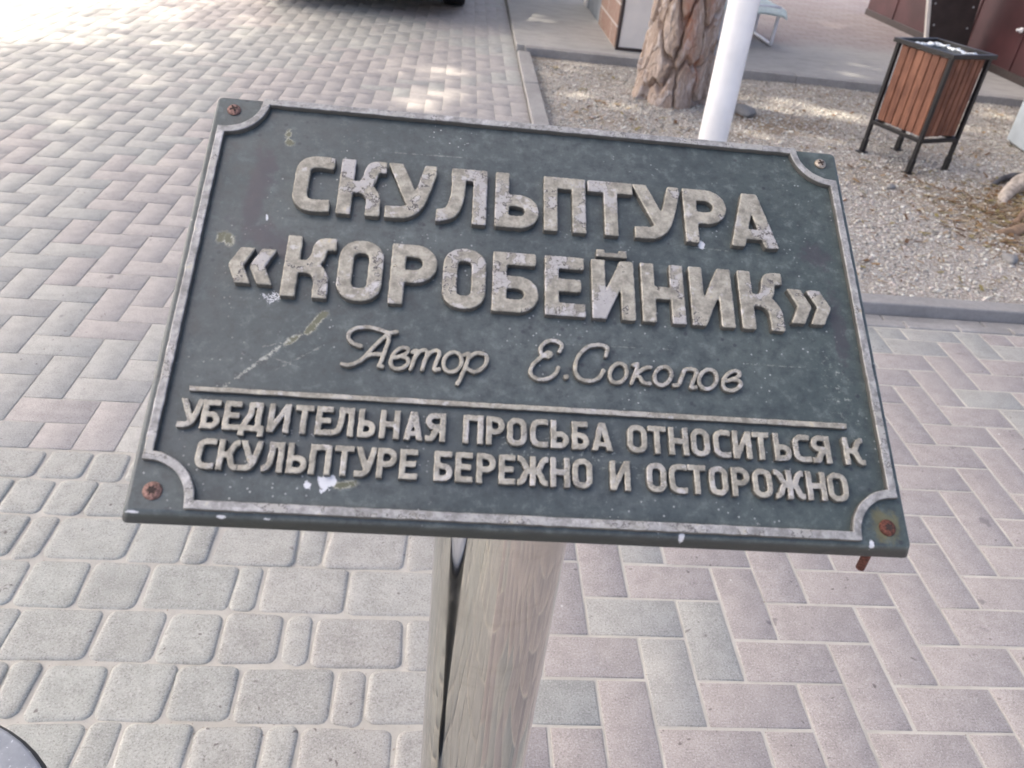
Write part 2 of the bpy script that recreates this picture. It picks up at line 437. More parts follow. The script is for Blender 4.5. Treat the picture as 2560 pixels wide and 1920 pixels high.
def mat_bark():
    t = NT('pine_bark', 0.92, spec=0.2)
    P = t.obj()
    q = t.mapv(P, (1, 1, 0.35))
    n1 = t.noise(q, 9, 6, 0.65); n2 = t.noise(t.mapv(P, (1, 1, 0.2)), 60, 5, 0.7); f = t.noise(P, 240, 3, 0.7)
    lay = t.noise(t.mapv(P, (1, 1, 1.4)), 26, 5, 0.7, 0.6)
    c = t.mix(t.ramp(n1, 0.3, 0.7), (0.45, 0.345, 0.275), (0.63, 0.53, 0.455))
    c = t.mix(t.ramp(n2, 0.35, 0.65, 0.5, 0), c, (0.15, 0.105, 0.075))
    c = t.mix(t.ramp(lay, 0.60, 0.68, 0, 0.65), c, (0.58, 0.53, 0.48))
    rd = t.attr('tone')
    s = t.sep(rd)
    c = t.mix(t.ramp(s[2], 0.2, 0.8, 0.4, 0), c, (0.30, 0.23, 0.175)); c = t.mix(t.ramp(s[2], 0.62, 0.9, 0, 0.6), c, (0.62, 0.57, 0.53))
    c = t.mix(t.m('MULTIPLY', s[0], t.ramp(lay, 0.35, 0.6, 0.55, 1.0)), c, (0.40, 0.135, 0.060))
    c = t.mix(t.m('MULTIPLY', s[1], 0.45), c, (0.18, 0.12, 0.085))
    c = t.mix(t.ramp(f, 0.3, 0.45, 0.35, 0), c, (0.10, 0.07, 0.05))
    t.col(c); t.bump(t.m('ADD', n2, t.m('ADD', lay, t.m('MULTIPLY', f, 0.4))), 0.8, 0.008)
    return t.mat

def mat_wood():
    t = NT('stained_wood', 0.5, spec=0.4)
    P = t.obj()
    at = t.sep(t.attr('tone'))
    off = t.n('ShaderNodeCombineXYZ'); t.L(t.m('MULTIPLY', at[0], 9.0), off.inputs[0]); t.L(t.m('MULTIPLY', at[0], 5.0), off.inputs[2])
    vm = t.n('ShaderNodeVectorMath'); vm.operation = 'ADD'; t.L(P, vm.inputs[0]); t.L(off.outputs[0], vm.inputs[1])
    g = t.noise(t.mapv(vm.outputs[0], (26, 26, 2.2)), 3.0, 6, 0.65, 0.6)
    b = t.noise(t.mapv(vm.outputs[0], (9, 9, 4.5)), 1.3, 4, 0.6)
    c = t.mix(t.ramp(g, 0.30, 0.70), (0.105, 0.038, 0.023), (0.265, 0.118, 0.070))
    c = t.mix(t.ramp(b, 0.38, 0.72, 0, 0.8), c, (0.36, 0.165, 0.098))
    c = t.mix(t.m('MULTIPLY', at[1], 0.45), c, (0.10, 0.032, 0.018))
    t.col(c); t.bump(g, 0.25, 0.002)
    return t.mat

M = {}
M['brick'] = mat_brick('concrete_brick')
M['sett'] = mat_brick('tumbled_sett', True)
M['sand'] = mat_sand()
M['kerb'] = mat_concrete('kerb_concrete', (0.27, 0.265, 0.255), (0.40, 0.39, 0.375))
M['slab'] = mat_concrete('slab_concrete', (0.26, 0.25, 0.245), (0.36, 0.355, 0.34))
M['soil'] = mat_gravelbed()
M['earth'] = mat_concrete('far_paving', (0.28, 0.26, 0.25), (0.38, 0.365, 0.35))
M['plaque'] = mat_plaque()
M['letter'] = mat_letter('worn_bronze_letters', (0.31, 0.295, 0.245), (0.40, 0.395, 0.40), 0.7)
M['thin'] = mat_letter('worn_bronze_lettering', (0.325, 0.31, 0.26), (0.40, 0.395, 0.39), 0.4, 0.5)
M['border'] = mat_letter('worn_lilac_border', (0.300, 0.300, 0.290), (0.36, 0.355, 0.325), 0.7, 0.8)
M['post'] = mat_steel_post()
M['bark'] = mat_bark()
M['wood'] = mat_wood()
M['black'] = simple('black_steel', (0.012, 0.012, 0.013), 0.4, 0.0, 0.3, 40)
M['white'] = simple('white_gloss_paint', (0.86, 0.86, 0.84), 0.32, 0.0, 0.06, 6)
M['zinc'] = simple('galvanised_sheet', (0.50, 0.53, 0.55), 0.35, 0.7, 0.2, 16)
M['rust'] = simple('rusty_steel', (0.12, 0.045, 0.032), 0.85, 0.2, 0.55, 700, 0.6)
M['rustpink'] = simple('rust_pink_steel', (0.24, 0.145, 0.12), 0.7, 0.3, 0.5, 700, 0.6)
M['brass'] = simple('dull_zinc_screw', (0.36, 0.31, 0.25), 0.4, 0.6, 0.3, 700, 0.3)
M['slot'] = simple('screw_recess', (0.035, 0.02, 0.016), 0.8, 0.0, 0.3, 500)
M['cream'] = simple('cream_board', (0.85, 0.80, 0.72), 0.55, 0.0, 0.05, 5)
M['trimdark'] = simple('dark_brown_trim', (0.05, 0.038, 0.035), 0.5, 0.0, 0.2, 30)
M['greypanel'] = simple('blue_grey_panel', (0.20, 0.225, 0.25), 0.55, 0.0, 0.15, 6)
M['maroon'] = simple('maroon_sheet', (0.070, 0.024, 0.026), 0.5, 0.0, 0.28, 3)
M['darkpanel'] = simple('dark_brown_sheet', (0.055, 0.042, 0.038), 0.5, 0.0, 0.2, 9)
M['mint'] = simple('mint_fabric', (0.66, 0.75, 0.70), 0.8, 0.0, 0.12, 60, 0.3)
M['tubewhite'] = simple('white_tube', (0.85, 0.85, 0.85), 0.35, 0.0, 0.04, 20)
M['utility'] = simple('pale_blue_grey_steel', (0.48, 0.54, 0.57), 0.45, 0.0, 0.08, 7)
M['seal'] = simple('black_seal', (0.015, 0.015, 0.015), 0.7)
M['stone'] = mat_concrete('grey_stone', (0.22, 0.22, 0.215), (0.34, 0.335, 0.32))
M['root'] = simple('weathered_root', (0.42, 0.37, 0.31), 0.9, 0.0, 0.35, 35, 0.6)
M['carpaint'] = simple('black_car_paint', (0.012, 0.013, 0.016), 0.18, 0.0, 0.1, 10)
M['plastic'] = simple('black_plastic', (0.014, 0.014, 0.015), 0.6)
M['tyre'] = simple('tyre_rubber', (0.02, 0.02, 0.02), 0.85)
M['rim'] = simple('alloy_rim', (0.45, 0.45, 0.46), 0.3, 0.9)
M['lamp'] = simple('headlamp_lens', (0.55, 0.57, 0.60), 0.1)
M['plate'] = simple('blank_number_plate', (0.7, 0.7, 0.68), 0.5)
M['olive'] = simple('olive_crate', (0.10, 0.085, 0.045), 0.7)
g = NT('car_glass', 0.05); g.col((0.02, 0.025, 0.03)); M['glass'] = g.mat
g = NT('pine_foliage', 0.6)
g.col(g.mix(g.ramp(g.noise(g.obj(), 3, 3), 0.3, 0.7), (0.04, 0.07, 0.025), (0.085, 0.12, 0.045))); M['leaf'] = g.mat; g.p.inputs['Transmission Weight'].default_value = 0.0
_tr = g.n('ShaderNodeBsdfTranslucent'); _tr.inputs['Color'].default_value = (0.30, 0.34, 0.20, 1)
_mx = g.n('ShaderNodeMixShader'); _mx.inputs[0].default_value = 0.45
g.L(g.p.outputs[0], _mx.inputs[1]); g.L(_tr.outputs[0], _mx.inputs[2])
_out = [n for n in g.t.nodes if n.type == 'OUTPUT_MATERIAL'][0]; g.L(_mx.outputs[0], _out.inputs[0])
g = NT('pebbles', 0.85, spec=0.3); P_ = g.obj()
g.col(g.mix(g.ramp(g.noise(P_, 300, 3), 0.3, 0.7, 0, 0.35), g.attr('tone'), (0.22, 0.19, 0.17))); M['pebble'] = g.mat
g = NT('needles', 0.9, spec=0.2); g.col(g.attr('tone')); M['needle'] = g.mat

def brick_wall_mat():
    t = NT('cladding_brick', 0.85)
    P = t.obj(); s = t.sep(P)
    cb = t.n('ShaderNodeCombineXYZ'); t.L(s[1], cb.inputs[0]); t.L(s[2], cb.inputs[1])
    b = t.n('ShaderNodeTexBrick'); t.L(cb.outputs[0], b.inputs['Vector'])
    b.inputs['Scale'].default_value = 1.0; b.inputs['Brick Width'].default_value = 0.56; b.inputs['Row Height'].default_value = 0.155
    b.inputs['Mortar Size'].default_value = 0.008; b.inputs['Mortar Smooth'].default_value = 0.1
    n = t.noise(P, 22, 5); k = t.noise(t.mapv(P, (1, 1.2, 4.2)), 1.6, 1)
    t.L(t.mix(t.ramp(n, 0.3, 0.7), (0.27, 0.15, 0.11), (0.31, 0.22, 0.17)), b.inputs['Color1'])
    t.L(t.mix(t.ramp(n, 0.3, 0.7), (0.27, 0.21, 0.16), (0.20, 0.20, 0.20)), b.inputs['Color2'])
    b.inputs['Mortar'].default_value = (0.46, 0.42, 0.38, 1)
    t.col(b.outputs['Color']); t.bump(b.outputs['Fac'], -0.4, 0.006)
    return t.mat
M['cladding'] = brick_wall_mat()

# ------------------------------------------------------------------ the ground
def grid_sheet(name, x0, x1, y0, y1, step, zf, mat):
    nx = max(2, int((x1-x0)/step)+1); ny = max(2, int((y1-y0)/step)+1)
    X, Y = np.meshgrid(np.linspace(x0, x1, nx), np.linspace(y0, y1, ny))
    Zz = zf(X, Y)
    V = np.stack([X.ravel(), Y.ravel(), Zz.ravel()], 1)
    i = np.arange(nx*ny).reshape(ny, nx)
    F = np.stack([i[:-1, :-1].ravel(), i[:-1, 1:].ravel(), i[1:, 1:].ravel(), i[1:, :-1].ravel()], 1)
    return mesh_np(name, V, F, mat, smooth=True)

tag(grid_sheet('ground', -80, 80, -80, 80, 20, lambda X, Y: X*0-0.05, M['earth']), kind='structure')

def sm(a, b, x):
    t = np.clip((x-a)/(b-a), 0, 1); return t*t*(3-2*t)
def jz(X, Y):
    d = -0.0018 + 0.0002*sm(-0.5, -0.25, X)*sm(1.5, 1.1, Y) - 0.0012*sm(0.30, 0.25, Y)*sm(-0.2, -0.4, X)
    return d + rng.normal(0, 0.00015, X.shape)
Xb0, Xb1, Yb0, Yb1 = -7.0, 4.6, -2.2, 12.5
j = grid_sheet('joint_sand', Xb0, 0.1, Yb0, Yb1, 0.035, jz, M['sand']); tag(j, kind='structure')
j = grid_sheet('joint_sand', 0.1, Xb1, Yb0, 1.235, 0.035, jz, M['sand']); tag(j, kind='structure')

pink_blobs = [(-1.31, 1.25, .22), (-1.32, .94, .16), (-1.46, 1.9, .35), (-1.22, .38, .12), (-1.03, 3.19, .5), (-.88, 4.17, .4), (-.45, 4.6, .4),
              (-.15, 3.65, .4), (-1.36, 3.66, .3), (-1.26, 2.65, .35), (-2.2, 5.5, .5), (-.2, 6.3, .6), (-2.4, 2.0, .4)]
def vnoise(x, y, seed):
    """value noise"""
    xi, yi = math.floor(x), math.floor(y); fx, fy = x-xi, y-yi
    fx = fx*fx*(3-2*fx); fy = fy*fy*(3-2*fy)
    def h(a, b): return (math.sin(a*127.1+b*311.7+seed*74.7)*43758.5453) % 1.0
    return (h(xi, yi)*(1-fx)+h(xi+1, yi)*fx)*(1-fy) + (h(xi, yi+1)*(1-fx)+h(xi+1, yi+1)*fx)*fy
GREY = np.array((0.338, 0.354, 0.318)); PINK = np.array((0.350, 0.308, 0.288))
def brick_tone(x, y):
    if y < 1.24 and x > -0.3:
        k = vnoise(x*2.6+3, y*2.2, 2)
        p = 0.9 if x > 0.28 else (0.25 if y > -0.25 else 0.6)
        if y > 0.85 and x < 0.75: p = 0.2
        if y > 1.0: p = min(p, 0.35)
        pk = 1.0 if (k*0.4+random.random()*0.6) < p else random.random()*0.25
    else:
        pk = 0.0
        for bx, by, br in pink_blobs:
            d = math.hypot(x-bx, (y-by)*0.8)/br
            pk = max(pk, 1.0 if d < 0.75+random.random()*0.5 else 0)
        if pk == 0: pk = 0.15+random.random()*0.25 if random.random() < 0.93 else 0.6
        pk *= 0.75
    c = GREY*(1-pk)+PINK*pk
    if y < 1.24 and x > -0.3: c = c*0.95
    if not (y < 1.24 and x > -0.3): c = c*1.20  # left paving lightened in its colour, in place of stronger light there
    return c*(0.965+0.06*random.random())

SETT_X1, SETT_Y1 = -0.3, 0.3
def allowed(x0, x1, y0, y1):
    """clip a brick against the regions it may fill"""
    out = []
    # region A: whole band above the setts, left of the planted bed; region B: right of the setts in front of the bed; C: join strip
    for (a0, a1, b0, b1) in ((Xb0, 0.1, 0.3, Yb1), (-0.3, 0.1, Yb0, 0.3), (0.1, Xb1, Yb0, 1.18)):
        p0, p1, q0, q1 = max(x0, a0), min(x1, a1), max(y0, b0), min(y1, b1)
        if p1-p0 > 0.015 and q1-q0 > 0.015: out.append([p0, p1, q0, q1])
    # glue pieces that were only split by an inner seam
    if len(out) == 2:
        a, b = out
        if abs(a[0]-b[0]) < 1e-6 and abs(a[1]-b[1]) < 1e-6 and (abs(a[2]-b[3]) < 1e-6 or abs(b[2]-a[3]) < 1e-6):
            out = [[a[0], a[1], min(a[2], b[2]), max(a[3], b[3])]]
        elif abs(a[2]-b[2]) < 1e-6 and abs(a[3]-b[3]) < 1e-6:
            out = [[min(a[0], b[0]), max(a[1], b[1]), a[2], a[3]]]
    return out
bricks = []
u = 0.1
for iy in range(int(Yb0/u)-3, int(Yb1/u)+3):
    for ix in range(int(Xb0/u)-3, int(Xb1/u)+3):
        k = (ix-iy) % 4
        if k == 2: rect = (ix*u, (ix+2)*u, iy*u, (iy+1)*u)
        elif k == 1: rect = (ix*u, (ix+1)*u, iy*u, (iy+2)*u)
        else: continue
        for r_ in allowed(*rect): bricks.append(r_)
V = []; F = []; T = []
for (x0, x1, y0, y1) in bricks:
    gx = (0.0029 if (y0 < 1.24 and x0 > -.35) else 0.0015)+random.random()*0.0005; jx, jy = random.gauss(0, .0005), random.gauss(0, .0005)
    a0, a1, b0, b1 = x0+gx+jx, x1-gx+jx, y0+gx+jy, y1-gx+jy
    zt = min(.0006, max(-.0004, random.gauss(.0001, .0003))); tx, ty = (min(.0016, max(-.0016, random.gauss(0, .0008))) for _ in (0, 1))
    cx, cy = (x0+x1)/2, (y0+y1)/2
    n0 = len(V); e = 0.0022 if (y0 < 1.24 and x0 > -.35) else 0.0013
    def zz(x, y, d): return zt+(x-cx)*tx+(y-cy)*ty-d
    for (p, q, d) in ((a0+e, b0+e, 0), (a1-e, b0+e, 0), (a1-e, b1-e, 0), (a0+e, b1-e, 0)): V.append((p, q, zz(p, q, d)))
    for (p, q) in ((a0+e*.3, b0+e*.3), (a1-e*.3, b0+e*.3), (a1-e*.3, b1-e*.3), (a0+e*.3, b1-e*.3)): V.append((p, q, zz(p, q, e*.35)))
    for (p, q) in ((a0, b0), (a1, b0), (a1, b1), (a0, b1)): V.append((p, q, zz(p, q, e*1.2)))
    for (p, q) in ((a0, b0), (a1, b0), (a1, b1), (a0, b1)): V.append((p, q, -0.03))
    F.append((n0, n0+1, n0+2, n0+3))
    for L_ in range(3):
        for k in range(4):
            A0 = n0+L_*4+k; A1 = n0+L_*4+(k+1) % 4
            F.append((A0, A0+4, A1+4, A1))
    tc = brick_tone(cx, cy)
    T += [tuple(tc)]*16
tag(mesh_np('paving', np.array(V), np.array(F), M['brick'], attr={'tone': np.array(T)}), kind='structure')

# rounded setts in straight courses (near left)
rows = [(0.3, 0.196, [-1.245, -1.139]), (0.196, 0.080, [-1.184]),
        (0.080, -0.045, [-1.129, -0.962, -0.849, -0.792, -0.615, -0.556, -0.378]),
        (-0.045, -0.168, [-1.014, -0.896, -0.723, -0.669, -0.495]),
        (-0.168, -0.290, [-1.102, -0.946, -0.828, -0.718, -0.604, -0.545, -0.370]),
        (-0.290, -0.408, [-1.008, -0.893, -0.776, -0.660, -0.491, -0.431]),
        (-0.408, -0.522, [-1.032, -0.891, -0.828, -0.713, -0.595, -0.537, -0.373])]
yy = -0.522
while yy > -2.1:
    rows.append((yy, yy-0.12, [-1.0])); yy -= 0.12
V = []; F = []; T = []
wd = [0.06, 0.09, 0.115, 0.12, 0.165, 0.17]
for (yt, yb, xs) in rows:
    xs = sorted(xs)
    while xs[0] > -6.9: xs.insert(0, xs[0]-random.choice(wd))
    while SETT_X1-xs[-1] > 0.2: xs.append(xs[-1]+random.choice(wd))
    xs.append(SETT_X1)
    for x0, x1 in zip(xs, xs[1:]):
        g_ = 0.0023
        w_, h_ = x1-x0-2*g_, yt-yb-2*g_
        if w_ < 0.015: continue
        cx, cy = (x0+x1)/2+random.gauss(0, .0008), (yt+yb)/2+random.gauss(0, .0012)
        rc = min(0.013+random.random()*0.007, w_*0.36)
        out = []
        for qx, qy, a0 in ((1, 1, 0), (-1, 1, 90), (-1, -1, 180), (1, -1, 270)):
            for k in range(6):
                a = R(a0+k*18); rr = rc
                out.append((qx*(w_/2-rr)+rr*math.cos(a), qy*(h_/2-rr)+rr*math.sin(a)))
        cwx = [random.gauss(0, .0018) for _ in range(4)]; cwy = [random.gauss(0, .0018) for _ in range(4)]
        wobx = [cwx[k//6]+random.gauss(0, .00028) for k in range(24)]; woby = [cwy[k//6]+random.gauss(0, .00028) for k in range(24)]
        out = [(p+wobx[k], q+woby[k]) for k, (p, q) in enumerate(out)]
        n0 = len(V); N_ = len(out)
        tx, ty, zt = random.gauss(0, .012), random.gauss(0, .012), random.gauss(0, .0009)+0.0008
        rings = [(0.0, -0.03), (0.0, -0.0050), (0.0012, -0.0030), (0.0034, -0.0013), (0.0080, -0.0003), (0.018, 0.0003)]
        for ins, z in rings:
            for (p, q) in out:
                sx = max(0.05, (w_/2-ins)/(w_/2)); sy = max(0.05, (h_/2-ins)/(h_/2))
                P_, Q_ = p*sx, q*sy
                V.append((cx+P_, cy+Q_, z+zt+(P_*tx+Q_*ty if z > -.02 else 0)))
        V.append((cx, cy, 0.0005+zt))
        for L_ in range(len(rings)-1):
            for k in range(N_):
                F.append((n0+L_*N_+k, n0+L_*N_+(k+1) % N_, n0+(L_+1)*N_+(k+1) % N_, n0+(L_+1)*N_+k))
        b_ = n0+(len(rings)-1)*N_
        for k in range(N_): F.append((b_+k, b_+(k+1) % N_, n0+len(rings)*N_))
        warm = sm(-1.0, -0.35, cx)*0.7+random.random()*0.3
        tc = np.array((0.362, 0.385, 0.338))*(1-warm)+np.array((0.376, 0.369, 0.328))*warm
        tc = tc*(0.92+0.17*random.random())
        T += [tuple(tc)]*(len(rings)*N_+1)
so = tag(mesh_np('sett_paving', V, F, M['sett'], smooth=True, attr={'tone': np.array(T)}), kind='structure')
so.data.polygons.foreach_set('use_smooth', [len(f) == 4 for f in F]); so.data.update()

# kerbs round the gravel bed
def kerb(p, q, width, z0, z1, seg):
    p, q = Vector(p), Vector(q); d = (q-p); n = max(1, round(d.length/seg)); mb = MB()
    rot = Matrix.Rotation(math.atan2(d.y, d.x), 3, 'Z')
    for k in range(n):
        a = p+d*(k/n); b = p+d*((k+1)/n); c_ = (a+b)/2
        mb.box((c_.x, c_.y, (z0+z1)/2+random.gauss(0, .001)), (d.length/n-0.004, width, z1-z0), rot, 0.006, 2)
    return tag(mb.build('kerb', M['kerb']), kind='structure')
kerb((0.152, 1.385, 0), (0.152, 5.0, 0), 0.095, -0.15, 0.028, 1.0)
kerb((0.105, 1.331, 0), (4.4, 1.331, 0), 0.075, -0.15, 0.040, 1.0)
kerb((0.105, 1.208, 0), (4.4, 1.208, 0), 0.048, -0.05, 0.004, 0.2)
kerb((0.105, 1.264, 0), (4.4, 1.264, 0), 0.048, -0.05, -0.006, 0.4)
kerb((0.16, 5.045, 0), (4.25, 4.86, 0), 0.09, -0.15, 0.055, 1.0)
mb = MB(); mb.prism([(0.105, 5.10), (8.5, 4.72), (8.5, 14), (0.105, 14)], lambda a, b, d: Vector((a, b, d)), -0.1, 0.050)

def rear_mat():
    t = NT('worn_rear_paving', 0.9, spec=0.25)
    P = t.obj(); s = t.sep(P)
    n1 = t.noise(P, 1.1, 5, 0.6); n2 = t.noise(t.mapv(P, (1.0, 2.4, 1)), 5, 5, 0.7); f = t.noise(P, 120, 3, 0.8)
    b = t.n('ShaderNodeTexBrick'); t.L(t.mapv(P, rot=(0, 0, R(4))), b.inputs['Vector'])
    b.inputs['Scale'].default_value = 1.0; b.inputs['Brick Width'].default_value = 0.2; b.inputs['Row Height'].default_value = 0.1
    b.inputs['Mortar Size'].default_value = 0.004; b.inputs['Color1'].default_value = (0.31, 0.265, 0.255, 1); b.inputs['Color2'].default_value = (0.36, 0.325, 0.31, 1)
    b.inputs['Mortar'].default_value = (0.20, 0.175, 0.16, 1)
    grey = t.mix(t.ramp(n2, 0.3, 0.7), (0.34, 0.333, 0.315), (0.44, 0.432, 0.41))
    fac = t.ramp(t.m('ADD', t.m('ADD', s[1], t.m('MULTIPLY', s[0], -0.12)), t.m('MULTIPLY', n1, 1.3)), 6.2, 6.9)
    fac = t.m('MULTIPLY', fac, t.ramp(s[0], 0.9, 1.3))
    c = t.mix(fac, grey, b.outputs['Color'])
    c = t.mix(t.ramp(n2, 0.56, 0.70, 0, 0.35), c, (0.16, 0.14, 0.125))
    c = t.mix(t.ramp(f, 0.3, 0.42, 0.35, 0), c, (0.13, 0.12, 0.11))
    t.col(c); t.bump(t.m('ADD', n2, f), 0.3, 0.004)
    return t.mat
tag(mb.build('rear_pavement', rear_mat()), kind='structure')

# gravel bed
def gz(X, Y):
    z = -0.004+0.006*np.sin(X*5.1+1.3*np.sin(Y*3.7))*np.sin(Y*4.3+X)+rng.normal(0, .0016, X.shape)
    return z + 0.035*np.exp(-((X-3.0)**2+(Y-2.6)**2)/0.45) + 0.018*np.exp(-((X-1.05)**2+(Y-4.1)**2)/0.12)
tag(grid_sheet('gravel_bed', 0.19, 4.4, 1.36, 5.0, 0.02, gz, M['soil']), kind='structure')
ico = bmesh.new(); bmesh.ops.create_icosphere(ico, subdivisions=1, radius=1.0)
iv = np.array([v.co[:] for v in ico.verts]); ifc = np.array([[v.index for v in f.verts] for f in ico.faces]); ico.free()
def pebbles(n, x0, x1, y0, y1, s0, s1, name, flat=0.6, seed=1):
    g_ = np.random.default_rng(seed)
    X = g_.uniform(x0, x1, n); Y = g_.uniform(y0, y1, n)
    S = s0+(s1-s0)*g_.random(n)**2.6
    Zc = gz(X, Y)+S*0.10
    Vp = np.repeat(iv[None], n, 0)*(1+g_.normal(0, .13, (n, len(iv), 1)))
    sc3 = np.stack([S, S*g_.uniform(.55, 1, n), S*flat*g_.uniform(.6, 1.1, n)], 1)
    Vp = Vp*sc3[:, None, :]
    a = g_.uniform(0, 2*np.pi, n); ca, sa = np.cos(a), np.sin(a)
    x_ = Vp[:, :, 0]*ca[:, None]-Vp[:, :, 1]*sa[:, None]; y_ = Vp[:, :, 0]*sa[:, None]+Vp[:, :, 1]*ca[:, None]
    z_ = Vp[:, :, 2] + x_*g_.normal(0, .25, (n, 1))
    Vp = np.stack([x_+X[:, None], y_+Y[:, None], z_+Zc[:, None]], 2)
    pal = np.array([(0.50, 0.465, 0.425), (0.43, 0.40, 0.365), (0.54, 0.475, 0.45), (0.37, 0.36, 0.34), (0.56, 0.535, 0.49), (0.70, 0.68, 0.64), (0.22, 0.20, 0.18), (0.45, 0.39, 0.31)])
    pc = pal[g_.choice(len(pal), n, p=[.22, .18, .15, .13, .13, .09, .06, .04])]*g_.uniform(.97, 1.26, (n, 1))*np.array((.99, 1.02, .99))
    Tn = np.repeat(pc[:, None, :], len(iv), 1).reshape(-1, 3)
    Fp = (ifc[None]+(np.arange(n)*len(iv))[:, None, None]).reshape(-1, 3)
    return tag(mesh_np(name, Vp.reshape(-1, 3), Fp, M['pebble'], attr={'tone': Tn}),
               'crushed pinkish grey gravel covering the tree bed inside the kerb', 'gravel', kind='stuff')
pebbles(60000, 0.2, 4.2, 1.37, 4.9, 0.0028, 0.0125, 'gravel')

# fallen needles and dry litter round the right-hand roots
g_ = np.random.default_rng(3)
n = 7500
ang = g_.uniform(0, 2*np.pi, n); rad_ = np.abs(g_.normal(0, 0.38, n))
X = 2.75+rad_*np.cos(ang)*1.1; Y = 2.35+rad_*np.sin(ang)*0.85
k_ = g_.random(n) < 0.28
X[k_] = g_.uniform(0.3, 4.0, k_.sum()); Y[k_] = g_.uniform(1.5, 4.8, k_.sum())
keep = (X > .22) & (X < 4.2) & (Y > 1.42) & (Y < 4.8)
X, Y = X[keep], Y[keep]; n = len(X)
th = g_.uniform(0, np.pi, n); Ln = g_.uniform(.010, .030, n); Wn = g_.uniform(.0012, .003, n)
leafy = g_.random(n) < 0.18; Wn[leafy] = g_.uniform(.005, .010, leafy.sum())
dx, dy = np.cos(th), np.sin(th); z0_ = gz(X, Y)+g_.uniform(.005, .012, n)
tl = g_.normal(0, .12, n)
Vn = np.stack([np.stack([X-dx*Ln-dy*Wn, Y-dy*Ln+dx*Wn, z0_-Ln*tl], 1), np.stack([X-dx*Ln+dy*Wn, Y-dy*Ln-dx*Wn, z0_-Ln*tl], 1),
               np.stack([X+dx*Ln+dy*Wn, Y+dy*Ln-dx*Wn, z0_+Ln*tl], 1), np.stack([X+dx*Ln-dy*Wn, Y+dy*Ln+dx*Wn, z0_+Ln*tl], 1)], 1).reshape(-1, 3)
pal = np.array([(0.20, 0.12, 0.06), (0.30, 0.20, 0.10), (0.14, 0.085, 0.05), (0.40, 0.33, 0.22), (0.25, 0.21, 0.09)])
Tn = np.repeat(pal[g_.choice(5, n)], 4, 0)
tag(mesh_np('leaf_litter', Vn, np.arange(4*n).reshape(-1, 4), M['needle'], attr={'tone': Tn}),
    'dry brown needles and leaf scraps strewn over the gravel', 'leaf litter', kind='stuff')

# ------------------------------------------------------------------ lettering
def cr(pts, n=6, closed=False):
    """Catmull-Rom through points"""
    P = [np.array(p, float) for p in pts]; out = []
    N_ = len(P)
    for i in range(N_-1):
        p0 = P[i-1] if i > 0 else (P[-2] if closed else 2*P[0]-P[1]); p1 = P[i]; p2 = P[i+1]
        p3 = P[i+2] if i+2 < N_ else (P[1] if closed else 2*P[-1]-P[-2])
        for k in range(n):
            t = k/n
            out.append(0.5*((2*p1)+(-p0+p2)*t+(2*p0-5*p1+4*p2-p3)*t*t+(-p0+3*p1-3*p2+p3)*t**3))
    out.append(P[-1])
    return out

def sdf_stroke(GX, GY, pts, s, closed=False, round_end=False):
    P = [np.array(p, float) for p in pts]
    best = np.full(GX.shape, 1e9)
    n = len(P)-1
    for i in range(n):
        a, b = P[i], P[i+1]; d = b-a; L_ = math.hypot(*d)
        if L_ < 1e-9: continue
        ux, uy = d/L_
        al = (GX-a[0])*ux+(GY-a[1])*uy; pe = np.abs(-(GX-a[0])*uy+(GY-a[1])*ux)
        cl = np.clip(al, 0, L_)
        v = np.hypot(al-cl, pe)-s/2
        if not closed and not round_end:
            if i == 0:
                q = -al; bx = np.hypot(np.maximum(q, 0), np.maximum(pe-s/2, 0))+np.minimum(np.maximum(q, pe-s/2), 0)
                v = np.where(al < 0, bx, v)
            if i == n-1:
                q = al-L_; bx = np.hypot(np.maximum(q, 0), np.maximum(pe-s/2, 0))+np.minimum(np.maximum(q, pe-s/2), 0)
                v = np.where(al > L_, bx, v)
        best = np.minimum(best, v)
    return best

